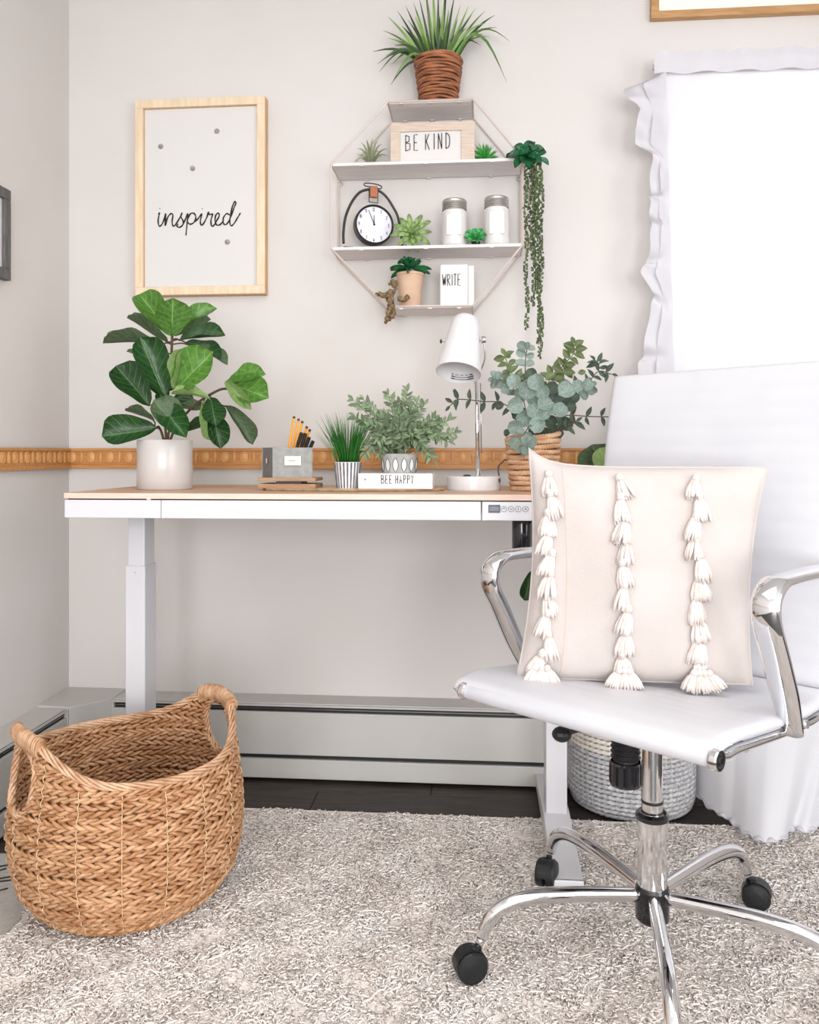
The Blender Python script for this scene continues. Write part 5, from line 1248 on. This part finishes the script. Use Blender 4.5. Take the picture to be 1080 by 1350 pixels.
# mechanism
def cb_(x0, x1, t0, t1, z0, z1, m, nm, bv=.006):
    mb = MB(); vs = [cl(x, t, z) for z in (z0, z1) for x, t in ((x0, t0), (x1, t0), (x1, t1), (x0, t1))]
    mb.add(vs, [(0,3,2,1),(4,5,6,7),(0,1,5,4),(1,2,6,5),(2,3,7,6),(3,0,4,7)]); return obj(nm, mb, m, ch, bevel=bv)
hx = (HUB-S1).dot(ux); ht = (HUB-S1).dot(nb)
cb_(hx-.07, hx+.07, ht-.12, ht+.1, .505, .535, M_bmetal, 'tilt_mechanism')
kc = at(825, 985, 1.50); kt = V((kc.x, kc.y, .5)); 
kz0, kz1, kz2 = at(825, 1035, 1.5).z, at(825, 1003, 1.5).z, at(825, 965, 1.5).z
pr = [(0, kz2+.02)]; z = kz2+.02; nbv = 8
for k in range(nbv): pr += [(.0265, z-.001), (.022, z-(kz2+.02-kz1)/nbv*.5)]; z -= (kz2+.02-kz1)/nbv
pr += [(.022, kz1)]
obj('bellows', MB().lathe(pr, 24, (kc.x, kc.y, 0)), M_bmetal, ch, smooth=False)
kb2 = MB(); G = 20; vs = []; pz = [(.7, kz0), (.95, kz0+.001), (1, kz0+.006), (1, kz1-.004), (.92, kz1)]
for k in range(G*2):
    a = PI*k/G; q = 1.0 if k % 2 else .955
    for r_, z in pz: vs.append((kc.x+math.cos(a)*.0285*r_*q, kc.y+math.sin(a)*.0285*r_*q, z))
m_ = len(pz); fs = [(k*m_+j, ((k+1) % (2*G))*m_+j, ((k+1) % (2*G))*m_+j+1, k*m_+j+1) for k in range(2*G) for j in range(m_-1)]; fs.append(tuple(k*m_ for k in range(2*G-1, -1, -1)))
kb2.add(vs, fs); obj('tension_knob', kb2, M_bgloss, ch)
lv = at(741, 968, 1.66); obj('lever', MB().tube([V((HUB.x, HUB.y, .515)), lv], .005, 8), M_bmetal, ch)
obj('lever_knob', MB().sph(lv, .018, 12, 8, (1.1, 1, .85)), M_bplastic, ch, smooth=False)
def hz_(py): return H-(py-598)*1.585/F
obj('gas_piston', MB().lathe([(0, .52), (.0195, .52), (.0195, hz_(1075)), (0, hz_(1075))], 32, HUB), M_chrome, ch, smooth=False)
obj('piston_ring', MB().lathe([(.0197, hz_(1052)), (.0205, hz_(1053)), (.0205, hz_(1055)), (.0197, hz_(1056))], 32, HUB), M_bmetal, ch)
ht_ = hz_(1074)
for o in (obj('gas_cylinder', MB().lathe([(0, ht_), (.0255, ht_), (.0275, ht_-.004), (.0275, .12), (0, .12)], 40, HUB), M_chrome, ch, smooth=False),): pass
obj('cylinder_collar', MB().lathe([(.02, ht_+.008), (.026, ht_+.009), (.031, ht_+.004), (.031, ht_-.004), (.028, ht_-.006)], 32, HUB), M_bgloss, ch, smooth=False)
obj('hub', MB().lathe([(0, .118), (.028, .118), (.0315, .123), (.0315, .178), (.029, .184), (0, .184)], 32, HUB), M_bgloss, ch, smooth=False)
for k, (ang_, RR, sw_) in enumerate(((189.5, .328, 200), (119, .345, 250), (44, .345, 340), (-26, .345, 20), (-96, .345, 120))):
    a = R(ang_); d = V((math.cos(a), math.sin(a), 0)); q = lambda r_, z: HUB+d*r_+V((0, 0, z+.018))
    kk = RR/.345; pts = cr([q(.02, .148), q(.12*kk, .153), q(.2*kk, .155), q(.27*kk, .148), q(.315*kk, .128), q(.336*kk, .100), q(.342*kk, .082)], 5)
    n = len(pts); leg = obj('star_leg', MB().tube(pts, [.0125+.002*math.sin(PI*min(1, k2/(n-1)*1.2)) for k2 in range(n)], 12, flat=(.95, 1)), M_chrome, ch, smooth=True)
    # web plate under the leg
    cx_ = HUB+d*(RR+.005); s2 = R(sw_); w_ = V((math.cos(s2), math.sin(s2), 0)); ww_ = V((-w_.y, w_.x, 0))
    cst = obj('castor_stem', MB().tube([q(RR-.003, .088), V((cx_.x, cx_.y, .078))], .008, 10), M_chrome, leg, smooth=True)
    cc_ = V((cx_.x, cx_.y, .053))+w_*.016
    hd_ = MB()   # hood: half shell between wheels
    hd_.grid(lambda u, v: cc_+ww_*((v-.5)*.030)+(w_*math.cos(PI*(.0+u*1.0))*-1+V((0, 0, 1))*math.sin(PI*u*1.0))*.031, 13, 3)
    hd_.tube([cc_+V((0, 0, .01)), cc_-w_*.012+V((0, 0, .028))], .012, 10)
    obj('castor_hood', hd_, M_bplastic, leg, smooth=True)
    for sd in (-1, 1):
        rm = V((0, 0, 1)).rotation_difference(ww_*sd).to_matrix()
        obj('castor_wheel', MB().lathe([(0, .004), (.0285, .004), (.0295, .006), (.0295, .017), (.027, .021), (.012, .0235), (0, .024)], 28, cc_, rm), M_bplastic, leg, smooth=False)

# ------------------------------------------------------------------ tassel cushion
PA, PB = atz(690, 893, .577), atz(998, 897, .577)
PB = PA+(V((PB.x, PB.y-.03, PA.z))-PA)
pu = (PB-PA).normalized(); PWd = (PB-PA).length
pn = V((pu.y, -pu.x, 0)).normalized()
if pn.y > 0: pn = -pn                   # towards the viewer
lean = R(8); pv = (V((0, 0, 1))*math.cos(lean)-pn*math.sin(lean)).normalized(); pf = (pn*math.cos(lean)+V((0, 0, 1))*math.sin(lean)).normalized()
PHt = .412
cu = thing('tassel_cushion', (PA+PB)/2, 'cream cotton cushion with three vertical rows of tassels on the chair seat', 'cushion')
def pil(u, v, side):
    """u across 0..1 v up 0..1"""
    U, W_ = 2*u-1, 2*v-1
    prof_ = (max(0, 1-abs(U)**2.6)**.55)*(max(0, 1-abs(W_)**2.6)**.55)
    x = u*PWd-U*.018*(1-W_*W_)*abs(U); y = v*PHt
    y += (.026*max(0, -U)**7 - .012*max(0, U)**2)*max(0, W_)**3                 # pulled-up ears
    y -= .012*(1-U*U)*max(0, W_)**4
    y += .03*max(0, 1-((U+.15)/1.0)**2)*0
    x += .022*max(0, U)**3*(W_+.2) + .012*max(0, -U)**3*W_ 
    z = side*(.062*prof_)+.004*math.sin(u*13+v*5)*prof_+.0035*math.sin(v*17-u*7)*prof_*(1-prof_*.5)
    z += .006*math.sin(u*40+v*8)*prof_*max(0, 1-prof_*1.3)
    z -= .02*max(0, U)*max(0, .5-v)*prof_
    return PA+pu*x+pv*y+pf*(z+.02*0)
NU, NV = 61, 51
fb2 = MB(); fb2.grid(lambda u, v: pil(u, v, 1), NU, NV); n0 = len(fb2.v); nf = len(fb2.f); fb2.grid(lambda u, v: pil(u, v, -1), NU, NV); fb2.f[nf:] = [tuple(reversed(f_)) for f_ in fb2.f[nf:]]
co = obj('cover', fb2, M_pil, cu, smooth=True)
bd = [pil(u, 0, 0) for u in np.linspace(0, 1, 30)]+[pil(1, v, 0) for v in np.linspace(.03, 1, 30)]+[pil(u, 1, 0) for u in np.linspace(.97, 0, 30)]+[pil(0, v, 0) for v in np.linspace(.97, .03, 29)]
obj('edge_seam', MB().tube(bd, .0022, 5, closed=True), M_pil, co, smooth=True)
for u in (.165,): obj('vertical_seam', MB().tube([pil(u+.004*math.sin(v*4), v, 1)+pf*.0006 for v in np.linspace(.02, .97, 40)], .0008, 4), M_seam, co)
def tassel(top, d, L, W_, par):
    mb = MB(); d = V(d).normalized(); e = d.cross(pf).normalized(); g = e.cross(d)
    mb.tube([top, top+d*L*.14], [W_*.2, W_*.24], 8)
    for k in range(16):
        a = 2*PI*k/16+random.uniform(-.2, .2); o = e*math.cos(a)+g*math.sin(a)*.5; rr_ = random.uniform(.55, 1)
        pts = [top+d*L*.1+o*W_*.12, top+d*L*.35+o*W_*.3*rr_, top+d*L*.7+o*W_*.44*rr_, top+d*L*random.uniform(.92, 1.04)+o*W_*.5*rr_+e*random.uniform(-.001, .001)]
        mb.tube(pts, [W_*.07, W_*.10, W_*.11, W_*.05], 5)
    t = obj('tassel', mb, M_tas, par, smooth=True)
    obj('knot', MB().sph(top+pf*.002, W_*.22, 8, 6), M_tas, t, smooth=True)
for u, n, wob in ((.085, 10, .010), (.42, 9, .012), (.73, 10, .010)):
    obj('fringe_band', MB().tube([pil(u+.006*math.sin(v*7), v, 1)+pf*.001 for v in np.linspace(.03, .93, 30)], .004, 6, flat=(1, .5)), M_tas, cu, smooth=True)
    for k in range(n):
        v = .93-(.9*k)/(n-.0); uu = u+wob*math.sin(k*1.7+u*9)
        p = pil(uu, v, 1)+pf*.007; p2_ = pil(uu, max(v-.1, .0), 1); d = (p2_-pil(uu, v, 1)).normalized()+pu*random.uniform(-.28, .28)
        tassel(p, d, random.uniform(.046, .054), random.uniform(.032, .040), cu)
    for q in (-1, 0, 1) if u < .7 else (-1, 0, 1, 2):
        p = pil(u+q*.022, .055, 1)+pf*.012; tassel(p, -pv+pu*q*.35+pf*.12, .036, .03, cu)

# ------------------------------------------------------------------ curtain
cA = at(884, 100, 2.52); cx0, cx1 = cA.x-.005, 1.62; ctz = at(900, 74, 2.52).z; 
ct = thing('curtain', ((cx0+cx1)/2, 2.5, .0), 'white ruffled curtain hanging over the window and spilling onto the floor', 'curtain')
rodx0 = at(862, 85, 2.5).x
obj('curtain_rod', MB().tube([(rodx0, 2.52, ctz-.03), (cx1+.05, 2.52, ctz-.03)], .008, 10), M_white, ct, smooth=True)
hdr = MB(); 
def hdf(u, v):
    x = rodx0+(cx1-rodx0)*u; return V((x, 2.49-.01*math.sin(u*60)*(.3+abs(v-.5)), ctz-.062*v+.002*math.sin(u*90)*(1-v)))
hdr.grid(hdf, 120, 6); obj('header', hdr, M_curtr, ct, smooth=True)
NU, NV = 160, 60
hem = [(908,1010),(922,1050),(945,1072),(965,1084),(985,1100),(1008,1111),(1030,1108),(1045,1094),(1062,1098),(1085,1090),(1120,1097),(1170,1084),(1240,1090),(1330,1080),(1420,1085)]
HEM = cr([atz(x, y, .042) for x, y in hem], 12)
def cf(u, v):
    top = ctz-.055; x = cx0-.02+(cx1-cx0+.02)*u; q_ = HEM[min(len(HEM)-1, int(u*(len(HEM)-1)))]
    t = max(0, (v-.42)/.58); t = t**1.7; ph = u*44+math.sin(v*3+u*5)*1.3; amp = (.006+.02*v)*(1-.6*t)
    z = top*(1-v)+.042*v
    y = 2.515-amp*(.6+.5*math.sin(ph)); y += (q_.y-y)*t; x += .02*v*math.sin(ph*.5+v*2)*(1-t); x += (q_.x-x)*t
    y -= .035*t*(1-t)*math.sin(u*21+v*4)*2; z += .02*t*(1-v)*math.sin(u*30+v*6)
    return V((x, y, max(z, .044)))
cm = MB(); cm.grid(cf, NU, NV); obj('sheer_panel', cm, M_curt, ct, smooth=True)
# gathered side ruffle
outp = [(96,866),(108,822),(150,846),(176,836),(190,838),(206,860),(260,856),(310,859),(345,851),(366,846),(392,864),(412,857),(450,849),(500,840),(620,838),(760,850),(900,885),(1005,915)]
edgp = [(96,876),(200,878),(400,884),(500,886),(620,890),(760,902),(900,930),(1010,965)]
def interp(L_, y):
    for (a, x0), (b2, x1) in zip(L_[:-1], L_[1:]):
        if y <= b2: return x0+(x1-x0)*(y-a)/(b2-a)
    return L_[-1][1]
def rff(u, v):
    yy_ = 96+u*905; xe, xo_ = interp(edgp, yy_), interp(outp, yy_); low = max(0, (yy_-640)/370)
    ph = yy_*.115+1.5*math.sin(yy_*.021); w_ = xo_-xe; sag = 6*math.sin(ph*.5+1)*v
    Y_ = 2.505-.012-.020*v*(1+math.sin(ph+v*1.8))-.006*math.sin(ph*2.3+v*3)*v-.33*low**1.8
    return at(xe+w_*v+1.5*math.sin(ph*1.7)*v, yy_+sag+10*v*math.sin(ph)*.5, Y_)
rf = MB(); rf.grid(rff, 240, 12); obj('side_ruffle', rf, M_curtr, ct, smooth=True)
rf2 = MB(); rf2.grid(lambda u, v: (lambda p: V((p.x+.004, p.y-.008-.008*v*math.sin(u*90), p.z)))(rff(u, v*.55+.02*math.sin(u*70))), 240, 8); obj('inner_ruffle', rf2, M_curtr, ct, smooth=True)
# soft rolled hem lying on the floor
hb_ = MB(); hb_.tube([p+V((0, .004, .004+.003*math.sin(k*.9))) for k, p in enumerate(HEM)], [.006+.0025*math.sin(k*.7) for k in range(len(HEM))], 7, flat=(1.3, .7)); obj('hem_roll', hb_, M_curtr, ct, smooth=True)
